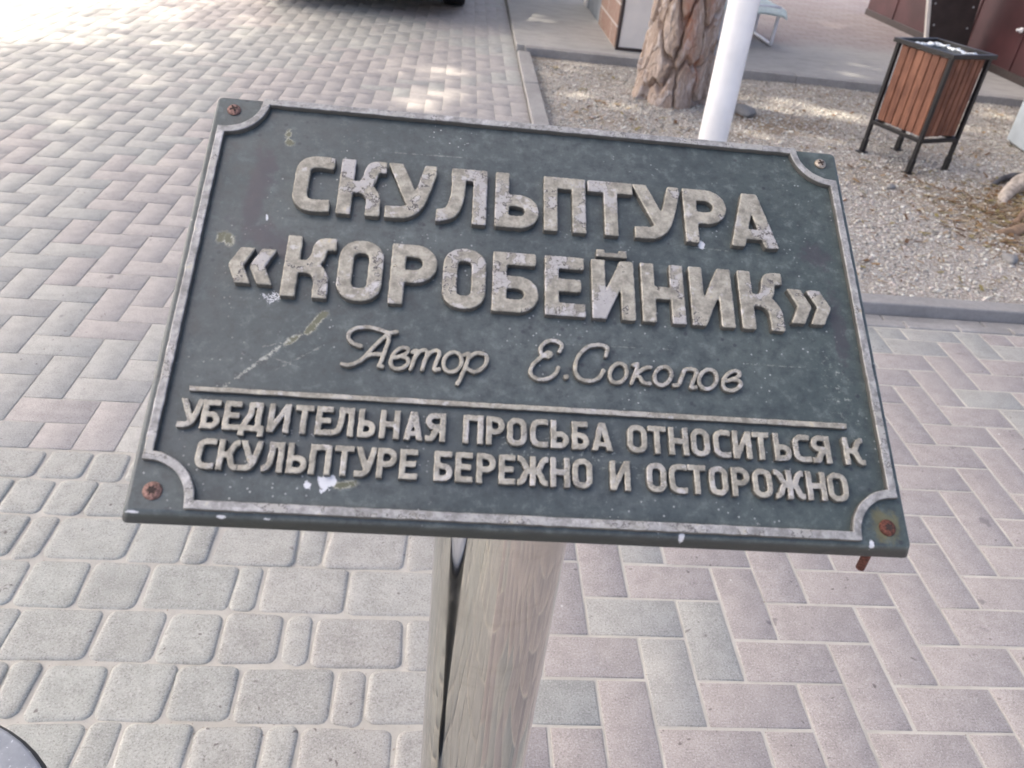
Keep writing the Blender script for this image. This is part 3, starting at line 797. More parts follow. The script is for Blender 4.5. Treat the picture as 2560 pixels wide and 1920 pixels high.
def glyph(ch, w, h, s):
    """strokes of a cast capital in a w x h box -> list of (points, closed, width)"""
    a = s/2; E = s
    S = []
    def st(*p, closed=False, width=None): S.append((list(p), closed, width or s))
    def bowl(top, bot, left, right, dirn=1):
        r = min((top-bot)/2-a, abs(right-left)*0.62)
        cy1, cy0 = top-a, bot+a
        rr = (cy1-cy0)/2
        xr = right-a*dirn; xs = xr-dirn*min(rr, abs(xr-left)*0.8); rx = abs(xr-xs)
        pts = [(left, cy1)]+[(xs+dirn*rx*math.sin(t), (cy1+cy0)/2+rr*math.cos(t)) for t in np.linspace(0, math.pi, 13)]+[(left, cy0)]
        st(*pts)
    if ch in 'СО':
        r = min(w*0.46, h*0.34)
        def arc(cx, cy, t0, t1, rx=r-a, ry=r-a): return [(cx+rx*math.cos(t), cy+ry*math.sin(t)) for t in np.linspace(t0, t1, 8)]
        if ch == 'О':
            p = arc(w-r, h-r, 0, math.pi/2)+arc(r, h-r, math.pi/2, math.pi)+arc(r, r, math.pi, 1.5*math.pi)+arc(w-r, r, 1.5*math.pi, 2*math.pi)
            p.append(p[0]); S.append((p, True, s))
        else:
            r = min(w*0.52, h*0.36); q = r-a
            st(*([(w, h-a*1.15), (w*0.8, h-a)]+arc(r, h-r, math.pi/2, math.pi, q, q)+arc(r, r, math.pi, 1.5*math.pi, q, q)+[(w*0.78, a), (w, a*1.15)]))
    elif ch == 'К':
        st((a, -E), (a, h+E)); st((a, h*0.5), (w*0.58, h*0.5))
        st(*cr([(w+E, h-a), (w*0.86, h-a), (w*0.70, h*0.86), (w*0.64, h*0.66), (w*0.52, h*0.5)]))
        st(*cr([(w*0.5, h*0.5), (w*0.66, h*0.44), (w*0.76, h*0.30), (w*0.775, h*0.12), (w*0.775, -E)]))
    elif ch == 'k':     # the thin-stroke K with a curled foot
        st((a, -E), (a, h+E)); st((a, h*0.5), (w*0.5, h*0.5))
        st(*cr([(w, h-a), (w*0.86, h-a*1.1), (w*0.72, h*0.80), (w*0.56, h*0.56), (w*0.42, h*0.5)]))
        st(*cr([(w*0.42, h*0.5), (w*0.58, h*0.42), (w*0.70, h*0.20), (w*0.82, a*1.1), (w, a)]))
    elif ch == 'У':
        st((a*0.9-w*0.06, h+h*0.12), (w*0.55, h*0.30))
        st(*cr([(w-a*0.9+w*0.07, h+h*0.14), (w*0.74, h*0.52), (w*0.60, h*0.24), (w*0.42, a*1.2), (w*0.2, a), (-E, a)]))
    elif ch == 'Л':
        st((w-a, -E), (w-a, h+E)); st((w*0.28, h-a), (w, h-a))
        st(*cr([(w*0.28+a, h), (w*0.28+a*0.9, h*0.5), (w*0.24+a*0.5, h*0.22), (w*0.15, a*1.3), (0.0, a)]))
    elif ch == 'Ь':
        st((a, -E), (a, h+E)); bowl(h*0.60, 0, a, w)
    elif ch == 'Б':
        st((a, -E), (a, h+E)); st((a, h-a), (w*0.93, h-a)); bowl(h*0.60, 0, a, w)
    elif ch == 'П':
        st((a, -E), (a, h+E)); st((w-a, -E), (w-a, h+E)); st((0, h-a), (w, h-a))
    elif ch == 'Т':
        st((-E, h-a), (w+E, h-a)); st((w/2, -E), (w/2, h))
    elif ch == 'Р':
        st((a, -E), (a, h+E)); bowl(h, h*0.36, a, w)
    elif ch == 'Я':
        st((w-a, -E), (w-a, h+E)); bowl(h, h*0.40, w-a, 0, -1)
        st(*cr([(w*0.62, h*0.45), (w*0.45, h*0.30), (w*0.30, h*0.10), (w*0.12, a), (-E, a*0.9)]))
    elif ch == 'А':
        st((a*1.05-w*0.04, -h*0.10), (w*0.50-a*0.15+w*0.035, h*1.10)); st((w-a*1.05+w*0.04, -h*0.10), (w*0.50+a*0.15-w*0.035, h*1.10))
        st((w*0.2, h*0.235), (w*0.8, h*0.235), width=s*0.85)
    elif ch == 'Е':
        st((a, -E), (a, h+E))
        for y, e in ((h-a, w*0.97), (h*0.51, w*0.88), (a, w)): st((0, y), (e, y))
    elif ch in 'ИЙ':
        st((a, -E), (a, h+E)); st((w-a, -E), (w-a, h+E)); st((a*0.9, -h*0.02), (w-a*0.9, h*1.02), width=s*0.9)
    elif ch == 'Н':
        st((a, -E), (a, h+E)); st((w-a, -E), (w-a, h+E)); st((a, h*0.5), (w-a, h*0.5))
    elif ch == 'Д':
        st((w-a*2.2, 0), (w-a*2.2, h+E)); st((w*0.30, h-a), (w-a*1.2, h-a))
        st(*cr([(w*0.30+a, h), (w*0.30+a*0.8, h*0.6), (w*0.24, h*0.3), (w*0.14, a)]))
        st((0, a), (w, a)); st((a, -h*0.17), (a, a)); st((w-a, -h*0.17), (w-a, a))
    elif ch == 'Ж':
        st((w/2, -E), (w/2, h+E)); st((w*0.3, h*0.5), (w*0.7, h*0.5))
        for sg in (-1, 1):
            X_ = lambda f: w/2+sg*w*f
            st(*cr([(X_(0.50), h-a), (X_(0.40), h-a*1.1), (X_(0.30), h*0.80), (X_(0.20), h*0.58), (X_(0.10), h*0.5)]))
            st(*cr([(X_(0.10), h*0.5), (X_(0.22), h*0.42), (X_(0.31), h*0.20), (X_(0.40), a*1.1), (X_(0.50), a)]))
    elif ch in '«»':
        f = 1 if ch == '«' else -1
        for k in (0, 1):
            ww = w*0.55; x0 = 0 if k == 0 else w-ww
            tip = x0 if f > 0 else x0+ww
            far = x0+ww if f > 0 else x0
            tp = tip+f*a*1.2; fr = far-f*a*1.1
            S.append(([(fr+(fr-tp)*.3, h+h*.15), (tp, h*0.5), (fr+(fr-tp)*.3, -h*.15)], False, s))
    return S

def contours(D, x0, y0, st):
    """marching squares on the zero level -> closed loops"""
    ny, nx = D.shape
    I = D < 0
    c = I[:-1, :-1]*1 + I[:-1, 1:]*2 + I[1:, 1:]*4 + I[1:, :-1]*8
    ys, xs = np.nonzero((c > 0) & (c < 15))
    table = {1: [(3, 0)], 2: [(0, 1)], 3: [(3, 1)], 4: [(1, 2)], 5: [(3, 2), (1, 0)], 6: [(0, 2)], 7: [(3, 2)], 8: [(2, 3)], 9: [(2, 0)], 10: [(0, 3), (2, 1)], 11: [(2, 1)], 12: [(1, 3)], 13: [(1, 0)], 14: [(0, 3)]}
    nxt = {}; pos = {}
    def edge(i, j, e):
        if e == 0: k = (0, i, j); p, q = (i, j), (i, j+1)
        elif e == 2: k = (0, i+1, j); p, q = (i+1, j), (i+1, j+1)
        elif e == 3: k = (1, i, j); p, q = (i, j), (i+1, j)
        else: k = (1, i, j+1); p, q = (i, j+1), (i+1, j+1)
        if k not in pos:
            a, b = D[p], D[q]; t = a/(a-b)
            pos[k] = (x0+(p[1]+(q[1]-p[1])*t)*st, y0+(p[0]+(q[0]-p[0])*t)*st)
        return k
    for i, j in zip(ys.tolist(), xs.tolist()):
        for e0, e1 in table[int(c[i, j])]:
            nxt[edge(i, j, e0)] = edge(i, j, e1)
    loops = []
    while nxt:
        k0, k = next(iter(nxt.items())); del nxt[k0]; lp = [pos[k0]]
        while k != k0 and k in nxt:
            lp.append(pos[k]); k = nxt.pop(k)
        if len(lp) > 5: loops.append(lp)
    return loops

def simplify(lp, tol):
    P = np.array(lp); keep = [0]; i = 0; n = len(P)
    while i < n-1:
        j = min(i+2, n-1); best = i+1
        while j < n and j-i < 40:
            a, b = P[i], P[j]; d = b-a; L_ = math.hypot(*d)
            if L_ < 1e-12 or j <= i+1: break
            q = P[i+1:j]; dev = np.abs((q[:, 0]-a[0])*d[1]-(q[:, 1]-a[1])*d[0])/L_
            if dev.max() > tol: break
            best = j; j += 1
        keep.append(best); i = best
    return P[keep]

def blur(D, n):
    for _ in range(n):
        Q = np.pad(D, 1, mode='edge')
        D = (Q[:-2, :-2]+Q[:-2, 1:-1]+Q[:-2, 2:]+Q[1:-1, :-2]+Q[1:-1, 1:-1]*2+Q[1:-1, 2:]+Q[2:, :-2]+Q[2:, 1:-1]+Q[2:, 2:])/10
    return D

WP = 0.42
def cast_glyph(strokes, box, st, nb, clip):
    """strokes in metres on the plate -> (distance field, x0, y0, step)"""
    x0, x1, y0, y1 = box; pad = st*5
    xs = np.arange(x0-pad, x1+pad, st); ys = np.arange(y0-pad, y1+pad, st)
    GX, GY = np.meshgrid(xs, ys)
    D = np.full(GX.shape, 1e9)
    for p, closed, s in strokes: D = np.minimum(D, sdf_stroke(GX, GY, p, s, closed, clip is None))
    if clip: D = np.maximum(D, np.maximum(np.maximum(clip[0]-GX, GX-clip[1]), np.maximum(clip[2]-GY, GY-clip[3])))
    D = blur(D, nb)
    # the castings are a little uneven
    ph = rng.uniform(0, 6, 4)
    D = D+0.00013*np.sin(GX*900+ph[0])*np.sin(GY*760+ph[1])+0.00010*np.sin(GX*2100+ph[2]+GY*700)*np.sin(GY*1900+ph[3])
    return [(D, xs[0], ys[0], st)]

def cast_relief(name, fields, height, bev, mat, parent):
    """raised letters: top surface rounded towards the outline, walls down to the plate"""
    V = []; F = []
    n0 = 0
    corners = ((0, 0), (0, 1), (1, 1), (1, 0))
    for D, x0, y0, st in fields:
        D = np.where(np.abs(D) < 1e-9, 1e-9, D)
        ny, nx = D.shape; I = D < 0
        t = np.clip(-D/bev, 0, 1); Z = height-bev*(1-np.sqrt(np.maximum(0, 1-(1-t)**2)))
        idx = -np.ones((ny, nx), int); iy, ix = np.nonzero(I)
        idx[iy, ix] = n0+np.arange(len(iy))
        V += list(zip((x0+ix*st).tolist(), (y0+iy*st).tolist(), Z[iy, ix].tolist()))
        n0 += len(iy)
        cnt = I[:-1, :-1].astype(int)+I[:-1, 1:]+I[1:, 1:]+I[1:, :-1]
        fy, fx = np.nonzero(cnt == 4)
        F += list(zip(idx[fy, fx].tolist(), idx[fy, fx+1].tolist(), idx[fy+1, fx+1].tolist(), idx[fy+1, fx].tolist()))
        cross = {}; walls = {}
        def xp(p, q):
            nonlocal n0
            k = (p, q) if p < q else (q, p)
            if k not in cross:
                a, b = D[k[0]], D[k[1]]; u_ = a/(a-b)
                x = x0+(k[0][1]+(k[1][1]-k[0][1])*u_)*st; y = y0+(k[0][0]+(k[1][0]-k[0][0])*u_)*st
                V.append((x, y, height-bev)); cross[k] = n0; n0 += 1
            return cross[k]
        def wall(v):
            nonlocal n0
            if v not in walls:
                x, y, z = V[v]; V.append((x, y, z)); V.append((x, y, -0.0003)); walls[v] = (n0, n0+1); n0 += 2
            return walls[v]
        by, bx_ = np.nonzero((cnt > 0) & (cnt < 4))
        for a, b in zip(by.tolist(), bx_.tolist()):
            C4 = [(a+dy, b+dx) for dy, dx in corners]; ins = [bool(I[c]) for c in C4]
            def edges(poly_cross):
                for e0, e1 in poly_cross:
                    w0, w1 = wall(e0), wall(e1); F.append((w0[0], w1[0], w1[1], w0[1]))
            if ins[0] == ins[2] and ins[1] == ins[3]:      # saddle: two separate corners
                for k in range(4):
                    if ins[k]:
                        nx_, pv = C4[(k+1) % 4], C4[k-1]
                        e0, e1 = xp(C4[k], nx_), xp(pv, C4[k]); F.append((int(idx[C4[k]]), e0, e1)); edges([(e0, e1)])
                continue
            poly = []; pc = []
            for k in range(4):
                p, q = C4[k], C4[(k+1) % 4]
                if ins[k]: poly.append(int(idx[p]))
                if ins[k] != ins[(k+1) % 4]:
                    v = xp(p, q); poly.append(v); pc.append((v, ins[k]))
            F.append(tuple(poly))
            out_ = [v for v, o_ in pc if o_][0]; in_ = [v for v, o_ in pc if not o_][0]
            edges([(out_, in_)])
    o = mesh_np(name, V, F, mat, parent, smooth=True)
    return o

def relief(name, loops, z, height, bev, mat, parent):
    cu = bpy.data.curves.new(name, 'CURVE'); cu.dimensions = '2D'; cu.fill_mode = 'BOTH'
    for lp in loops:
        sp = cu.splines.new('POLY'); sp.points.add(len(lp)-1)
        sp.points.foreach_set('co', np.concatenate([np.column_stack([lp, np.zeros(len(lp)), np.ones(len(lp))])]).ravel())
        sp.use_cyclic_u = True
    cu.offset = -bev
    cu.extrude = height/2-bev; cu.bevel_depth = bev; cu.bevel_resolution = 1
    tmp = bpy.data.objects.new('tmp', cu); C.objects.link(tmp)
    dg = bpy.context.evaluated_depsgraph_get()
    me = bpy.data.meshes.new_from_object(tmp.evaluated_get(dg))
    bpy.data.objects.remove(tmp); bpy.data.curves.remove(cu)
    me.materials.clear(); me.name = name
    me.transform(Matrix.Translation((0, 0, z+height/2)))
    return link(name, me, mat, parent)

def line_loops(items, y0, y1, s, st, nb):
    L_ = []
    for ch, a, b in items:
        if ch == 'К' and s < 0.012: ch = 'k'
        w, h, ss = (b-a)*WP, (y1-y0)*WP, s*WP
        ox, oy = a*WP, y0*WP
        yb = -0.17*h if ch == 'Д' else 0.0
        strokes = [([(p[0]+ox, p[1]+oy) for p in pts], cl, wd_) for pts, cl, wd_ in glyph(ch, w, h, ss)]
        L_ += cast_glyph(strokes, (ox, ox+w, oy+yb, oy+h), st, nb, (ox, ox+w, oy+yb, oy+h))
    return L_

H1 = [('С', -.362, -.306), ('К', -.297, -.229), ('У', -.227, -.154), ('Л', -.152, -.077), ('Ь', -.065, .002), ('П', .009, .074), ('Т', .077, .148), ('У', .148, .222), ('Р', .227, .296), ('А', .298, .373)]
H2 = [('К', -.357, -.288), ('О', -.283, -.220), ('Р', -.210, -.144), ('О', -.136, -.074), ('Б', -.065, .002), ('Е', .0105, .070), ('И', .079, .143), ('Н', .1525, .217), ('И', .2255, .290), ('К', .300, .3695)]
L4 = [('У',-.4567,-.4275),('Б',-.4285,-.4045),('Е',-.4013,-.3790),('Д',-.3806,-.3484),('И',-.3457,-.3177),('Т',-.3129,-.2888),('Е',-.2860,-.2640),('Л',-.2650,-.2369),('Ь',-.2321,-.2087),('Н',-.2045,-.1782),('А',-.1735,-.1482),('Я',-.1454,-.1188),('П',-.0968,-.0696),('Р',-.0664,-.0416),('О',-.0389,-.0124),('С',-.0084,.0160),('Ь',.0190,.0437),('Б',.0471,.0705),('А',.0740,.1024),('О',.1220,.1492),('Т',.1500,.1755),('Н',.1785,.2060),('О',.2091,.2353),('С',.2401,.2645),('И',.2668,.2935),('Т',.2950,.3190),('Ь',.3245,.3490),('С',.3516,.3765),('Я',.3777,.4050),('К',.4233,.4529)]
L5 = [('С',-.4261,-.4020),('К',-.4000,-.3733),('У',-.3735,-.3460),('Л',-.3455,-.3187),('Ь',-.3150,-.2894),('П',-.2874,-.2601),('Т',-.2572,-.2322),('У',-.2310,-.2045),('Р',-.2035,-.1782),('Е',-.1751,-.1513),('Б',-.1316,-.1070),('Е',-.1045,-.0814),('Р',-.0772,-.0519),('Е',-.0485,-.0265),('Ж',-.0245,.0160),('Н',.0183,.0445),('О',.0471,.0740),('И',.0967,.1241),('О',.1454,.1722),('С',.1755,.2005),('Т',.2011,.2260),('О',.2295,.2553),('Р',.2600,.2854),('О',.2887,.3162),('Ж',.3190,.3605),('Н',.3632,.3906),('О',.3925,.4213)]
CUR = [[[-0.2393,-0.0908],[-0.2503,-0.0877],[-0.2573,-0.0793],[-0.2556,-0.0698],[-0.2469,-0.0636],[-0.2314,-0.061],[-0.2154,-0.0642],[-0.2032,-0.0677],[-0.1932,-0.0651]],[[-0.2028,-0.0681],[-0.2037,-0.0812],[-0.207,-0.0971],[-0.211,-0.1128],[-0.2125,-0.1186],[-0.2081,-0.1195]],[[-0.204,-0.0687],[-0.2157,-0.0822],[-0.2252,-0.0952],[-0.2354,-0.1103],[-0.2452,-0.1176],[-0.2545,-0.1205],[-0.2613,-0.1193]],[[-0.2381,-0.1127],[-0.231,-0.1056],[-0.2217,-0.1018],[-0.2078,-0.1011]],[[-0.1962,-0.1051],[-0.1848,-0.102],[-0.177,-0.0965],[-0.1762,-0.0907],[-0.1838,-0.089],[-0.1921,-0.0955],[-0.1971,-0.1062],[-0.1968,-0.1161],[-0.19,-0.1212],[-0.1805,-0.1192],[-0.1743,-0.1117],[-0.1764,-0.1048],[-0.1851,-0.1024]],[[-0.17,-0.0953],[-0.1644,-0.0919],[-0.1653,-0.1004],[-0.1707,-0.1202]],[[-0.1664,-0.1027],[-0.16,-0.0929],[-0.1522,-0.091],[-0.1503,-0.0971],[-0.1552,-0.1199]],[[-0.1511,-0.1016],[-0.1443,-0.0921],[-0.1355,-0.0906],[-0.1338,-0.0958],[-0.1386,-0.1138],[-0.1383,-0.1194],[-0.1329,-0.1182]],[[-0.1027,-0.1049],[-0.1032,-0.0991],[-0.1054,-0.0944],[-0.1091,-0.0914],[-0.1137,-0.0906],[-0.1185,-0.0922],[-0.1227,-0.0958],[-0.1257,-0.1009],[-0.1271,-0.1067],[-0.1266,-0.1124],[-0.1243,-0.1171],[-0.1206,-0.12],[-0.1161,-0.1208],[-0.1114,-0.1193],[-0.1072,-0.1158],[-0.1041,-0.1107],[-0.1027,-0.1049]],[[-0.1002,-0.0941],[-0.0932,-0.0924],[-0.0961,-0.1069],[-0.1031,-0.13],[-0.1073,-0.1378]],[[-0.0945,-0.0992],[-0.0831,-0.0897],[-0.0707,-0.0918],[-0.0687,-0.1018],[-0.0749,-0.1129],[-0.0847,-0.1185],[-0.0949,-0.1144]],[[0.0319,-0.0785],[0.0353,-0.0688],[0.0277,-0.0628],[0.015,-0.0641],[0.006,-0.0743],[0.0072,-0.0851],[0.0164,-0.0881],[0.0206,-0.0834],[0.015,-0.082],[0.0039,-0.0916],[-0.0065,-0.104],[-0.0075,-0.1169],[0.0027,-0.1234],[0.0165,-0.1212],[0.0267,-0.1128],[0.0301,-0.1043]],[[0.0973,-0.0812],[0.1,-0.0684],[0.0901,-0.0641],[0.0729,-0.068],[0.0585,-0.0842],[0.0535,-0.1016],[0.058,-0.1166],[0.0718,-0.1213],[0.0859,-0.116],[0.0932,-0.1038]],[[0.1259,-0.1054],[0.126,-0.0997],[0.1242,-0.095],[0.1209,-0.092],[0.1165,-0.0912],[0.1118,-0.0927],[0.1074,-0.0963],[0.104,-0.1014],[0.1021,-0.1072],[0.1021,-0.1128],[0.1039,-0.1174],[0.1072,-0.1203],[0.1115,-0.1211],[0.1162,-0.1197],[0.1206,-0.1162],[0.124,-0.1112],[0.1259,-0.1054]],[[0.1361,-0.0925],[0.1423,-0.0921],[0.132,-0.1205]],[[0.1602,-0.0938],[0.1515,-0.0963],[0.1388,-0.1075],[0.1438,-0.1102],[0.149,-0.1181],[0.1574,-0.1193]],[[0.1892,-0.1053],[0.1894,-0.0998],[0.1878,-0.0953],[0.1845,-0.0924],[0.1801,-0.0917],[0.1752,-0.0931],[0.1707,-0.0966],[0.1672,-0.1015],[0.1652,-0.1071],[0.165,-0.1125],[0.1667,-0.1169],[0.17,-0.1197],[0.1743,-0.1205],[0.1791,-0.1191],[0.1836,-0.1157],[0.1872,-0.1108],[0.1892,-0.1053]],[[0.192,-0.1198],[0.1987,-0.1175],[0.2053,-0.1041],[0.2109,-0.0937],[0.2261,-0.0951],[0.2179,-0.1155],[0.2169,-0.1211],[0.2232,-0.1206]],[[0.2543,-0.1057],[0.2547,-0.1],[0.253,-0.0952],[0.2496,-0.0922],[0.2449,-0.0915],[0.2398,-0.093],[0.2349,-0.0966],[0.2311,-0.1017],[0.2289,-0.1076],[0.2286,-0.1133],[0.2303,-0.1179],[0.2337,-0.1209],[0.2383,-0.1217],[0.2434,-0.1202],[0.2482,-0.1166],[0.2521,-0.1115],[0.2543,-0.1057]],[[0.2654,-0.1077],[0.2773,-0.1043],[0.2876,-0.0979],[0.2881,-0.0923],[0.2807,-0.091],[0.2701,-0.0977],[0.2633,-0.1084],[0.2636,-0.1177],[0.2712,-0.122],[0.2816,-0.1191],[0.2884,-0.1122],[0.2867,-0.1061],[0.2773,-0.1043]]]

# ------------------------------------------------------------------ the sign
PC = Vector((-0.275, -0.814, 1.082)); TILT = 0.5313
PX, PY = -0.2835, -0.852
sign = empty('sculpture_sign', (PX, PY, 0), 0, 'dark green cast plaque with raised Cyrillic lettering, tilted on a round steel post', 'sign')
HH = WP*0.664/2; TH = 0.0115
def plate_mesh():
    # cast plate: rounded arris, sides drafted outwards to the back
    V = []; F = []; rings = []
    prof = [(-.0022, 0.0), (-.0009, -.0003), (-.0001, -.0012), (.0004, -.0024), (.0030, -.0098), (.0028, -.0108), (.0016, -TH)]
    def outline(e, r=.0030, n=5):
        o_ = []
        for qx, qy, a0 in ((1, 1, 0), (-1, 1, 90), (-1, -1, 180), (1, -1, 270)):
            for k in range(n):
                a = R(a0+k*90/(n-1)); o_.append((qx*(WP/2+e-r)+r*math.cos(a), qy*(HH+e-r)+r*math.sin(a)))
        return o_
    for e, z in prof:
        rings.append(len(V)); o_ = outline(e); V += [(x, y, z) for x, y in o_]
    n = len(o_)
    for a, b in zip(rings, rings[1:]):
        for k in range(n): F.append((a+k, b+k, b+(k+1) % n, a+(k+1) % n))
    F.append(tuple(range(n))); F.append(tuple(range(rings[-1], rings[-1]+n))[::-1])
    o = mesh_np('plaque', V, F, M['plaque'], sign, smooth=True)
    o.data.polygons[len(F)-2].use_smooth = False; o.data.polygons[len(F)-1].use_smooth = False
    return o
plq = plate_mesh()
plq.location = PC-sign.location; plq.rotation_euler = (TILT, 0.006, -0.0027)
# post: tube with a top cut to the tilt, welded under the plate
seg = 64; rp = 0.0445
Vp = []; Fp = []
nrm = Vector((0, -math.sin(TILT), math.cos(TILT)))
zs = [0.0, 0.004, 0.3, 0.6]
for z in zs:
    for k in range(seg):
        a = 2*math.pi*k/seg; Vp.append((rp*math.cos(a), rp*math.sin(a), z))
for k in range(seg):
    a = 2*math.pi*k/seg; x_, y_ = rp*math.cos(a), rp*math.sin(a)
    # plane under the plate
    p0 = PC-nrm*(TH+0.0008)-Vector((PX, PY, 0))
    z = p0.z-(nrm.x*(x_-p0.x)+nrm.y*(y_-p0.y))/nrm.z
    Vp.append((x_, y_, z))
n_ = len(zs)+1
for L_ in range(n_-1):
    for k in range(seg): Fp.append((L_*seg+k, L_*seg+(k+1) % seg, (L_+1)*seg+(k+1) % seg, (L_+1)*seg+k))
post = mesh_np('post', Vp, Fp, M['post'], sign, smooth=True)
mb = MB(); mb.lathe([(0.0, 0.0005), (0.085, 0.0005), (0.085, 0.008), (0.050, 0.010), (0.0447, 0.014)], seg=48)
mb.build('base_flange', M['post'], sign)

heading = line_loops(H1, .1215, .2225, .0215, .00036, 3) + line_loops(H2, -.0230, .0770, .0210, .00036, 3)
for ch, a, b in (('«', -.4335, -.3685), ('»', .3745, .4410)):
    h = .0585*WP; ox, oy = a*WP, -.0075*WP; w_ = (b-a)*WP
    st_ = [([(p[0]+ox, p[1]+oy) for p in pts], c_, s_) for pts, c_, s_ in glyph(ch, w_, h, .0195*WP)]
    heading += cast_glyph(st_, (ox, ox+w_, oy, oy+h), .00036, 3, (ox, ox+w_, oy, oy+h))
# the breve over И: a short bar with a notch in its upper edge
bx, by = .0875*WP, .0825*WP
D_ = [([(bx, by+.0038*WP), (bx+.0465*WP, by+.0038*WP)], False, .0076*WP), ([(bx+.0065*WP, by), (bx+.0065*WP, by+.0125*WP)], False, .0130*WP), ([(bx+.0400*WP, by), (bx+.0400*WP, by+.0125*WP)], False, .0130*WP)]
heading += cast_glyph(D_, (bx, bx+.047*WP, by, by+.0125*WP), .0003, 2, (bx, bx+.0465*WP, by, by+.0125*WP))
o = cast_relief('heading_lettering', heading, 0.0046, 0.0008, M['letter'], plq); o['label'] = 'large raised capitals reading СКУЛЬПТУРА «КОРОБЕЙНИК»'
notice = line_loops(L4, -.2225, -.1825, .0081, .0002, 2)+line_loops(L5, -.2755, -.2350, .0081, .0002, 2)
o = cast_relief('notice_lettering', notice, 0.0036, 0.0007, M['thin'], plq); o['label'] = 'two lines of small raised capitals asking for care'
# author line: thin script
author = []
def poly_union(strokes, s):
    pts = np.concatenate([np.array(p) for p in strokes]); x0, y0 = pts.min(0)-s; x1, y1 = pts.max(0)+s
    return cast_glyph([(p, False, s) for p in strokes], (x0, x1, y0, y1), .0002, 1, None)
groups = [[0, 1, 2, 3], [4], [5, 6, 7], [8], [9, 10], [11], [12], [13], [14, 15], [16], [17], [18], [19]]
for gi, gidx in enumerate(groups):
    if gi == 5:
        o = cast_relief('author_lettering', author, 0.0032, 0.0007, M['thin'], plq); o['label'] = 'slanted raised script reading Автор'; author = []
    author += poly_union([[tuple(q*WP) for q in cr(CUR[i], 6, CUR[i][0] == CUR[i][-1])] for i in gidx], .0060*WP)
author += cast_glyph([([(.0405*WP, -.1172*WP), (.0415*WP, -.1166*WP)], False, .0072*WP)], (.035*WP, .047*WP, -.123*WP, -.111*WP), .0002, 1, None)
o = cast_relief('author_lettering', author, 0.0032, 0.0007, M['thin'], plq); o['label'] = 'slanted raised script reading Е.Соколов'

def strip(path, w_, closed=False):
    P = [np.array(p, float) for p in path]; n = len(P); Lf, Rt = [], []
    for i in range(n):
        a = P[(i-1) % n] if (closed or i > 0) else P[i]; b = P[(i+1) % n] if (closed or i < n-1) else P[i]
        d0_, d1_ = P[i]-a, b-P[i]
        d0_ = d0_/(np.linalg.norm(d0_)+1e-12) if np.linalg.norm(d0_) > 0 else d1_/np.linalg.norm(d1_)
        d1_ = d1_/np.linalg.norm(d1_) if np.linalg.norm(d1_) > 0 else d0_
        n0_, n1_ = np.array((-d0_[1], d0_[0])), np.array((-d1_[1], d1_[0]))
        mn = n0_+n1_; mn /= np.linalg.norm(mn); k = 1/max(0.45, mn @ n1_)
        Lf.append(P[i]+mn*k*w_/2); Rt.append(P[i]-mn*k*w_/2)
    return Lf, Rt
bxh, byh, rc = .4825, .3210, .0600
path = []
for qx, qy in ((-1, 1), (1, 1), (1, -1), (-1, -1)):
    cxy = np.array((qx*bxh, qy*byh))
    # concave quarter about the corner; walk clockwise
    a0 = {(-1, 1): (-90, 0), (1, 1): (180, 270), (1, -1): (90, 180), (-1, -1): (0, 90)}[(qx, qy)]
    for t in np.linspace(a0[0], a0[1], 13): path.append(cxy+rc*np.array((math.cos(R(t)), math.sin(R(t)))))
path = [p*WP for p in path]
Lf, Rt = strip(path, .0118*WP, True)
# resample the long sides and roughen
def rough(lp):
    out = []
    for a, b in zip(lp, lp[1:]+lp[:1]):
        L_ = np.linalg.norm(b-a); k = max(1, int(L_/.004))
        for i in range(k): out.append(a+(b-a)*i/k)
    o_ = np.array(out); return o_+rng.normal(0, .00010, o_.shape)
o = relief('raised_border', [rough(Lf), rough(Rt)], -0.0003, 0.0042, 0.0006, M['border'], plq); o['label'] = 'raised border line with concave corners'
rl = [np.array((-.4505, -.1642))*WP, np.array((.4355, -.1612))*WP, np.array((.4350, -.1695))*WP, np.array((-.4500, -.1712))*WP]
o = relief('divider_bar', [rough(rl)], -0.0003, 0.0032, 0.0005, M['thin'], plq); o['label'] = 'raised bar dividing the author line from the notice'

def screw(x_, y_, mat, r_, shank, lab, ang=0.0):
    mb = MB(); mb.lathe([(r_*0.98, -0.0002), (r_, 0.0007), (r_*0.86, 0.0016), (r_*0.45, 0.0021), (0.0004, 0.0022)], seg=28)
    if shank:
        dv = Vector((0, -math.sin(TILT), -math.cos(TILT)))
        mb.tube([Vector((0, 0, .0008)), Vector((0, 0, -TH)), Vector((0, -.001, -TH))+dv*.004, Vector((0, -.001, -TH))+dv*shank], .0026, 14)
    o = mb.build('screw', mat, plq); o.location = (x_*WP, y_*WP, 0); o['label'] = lab
    return o
def recess(x_, y_, r_, ang, kind):
    mb = MB()
    if kind == 'cross':
        for k in (0, 1): mb.box((0, 0, 0.0019+k*0.00006), (r_*1.15, r_*0.26, 0.0008), Matrix.Rotation(ang+k*math.pi/2, 3, 'Z'))
    else:
        pr = []
        for k in range(12):
            a = ang+k*math.pi/6; q = r_*(0.56 if k % 2 == 0 else 0.32); pr.append((q*math.cos(a), q*math.sin(a)))
        mb.prism(pr, lambda a, b, d: Vector((a, b, d)), 0.0012, 0.00228)
    o = mb.build('screw_recess', M['slot'], plq); o.location = (x_*WP, y_*WP, 0)
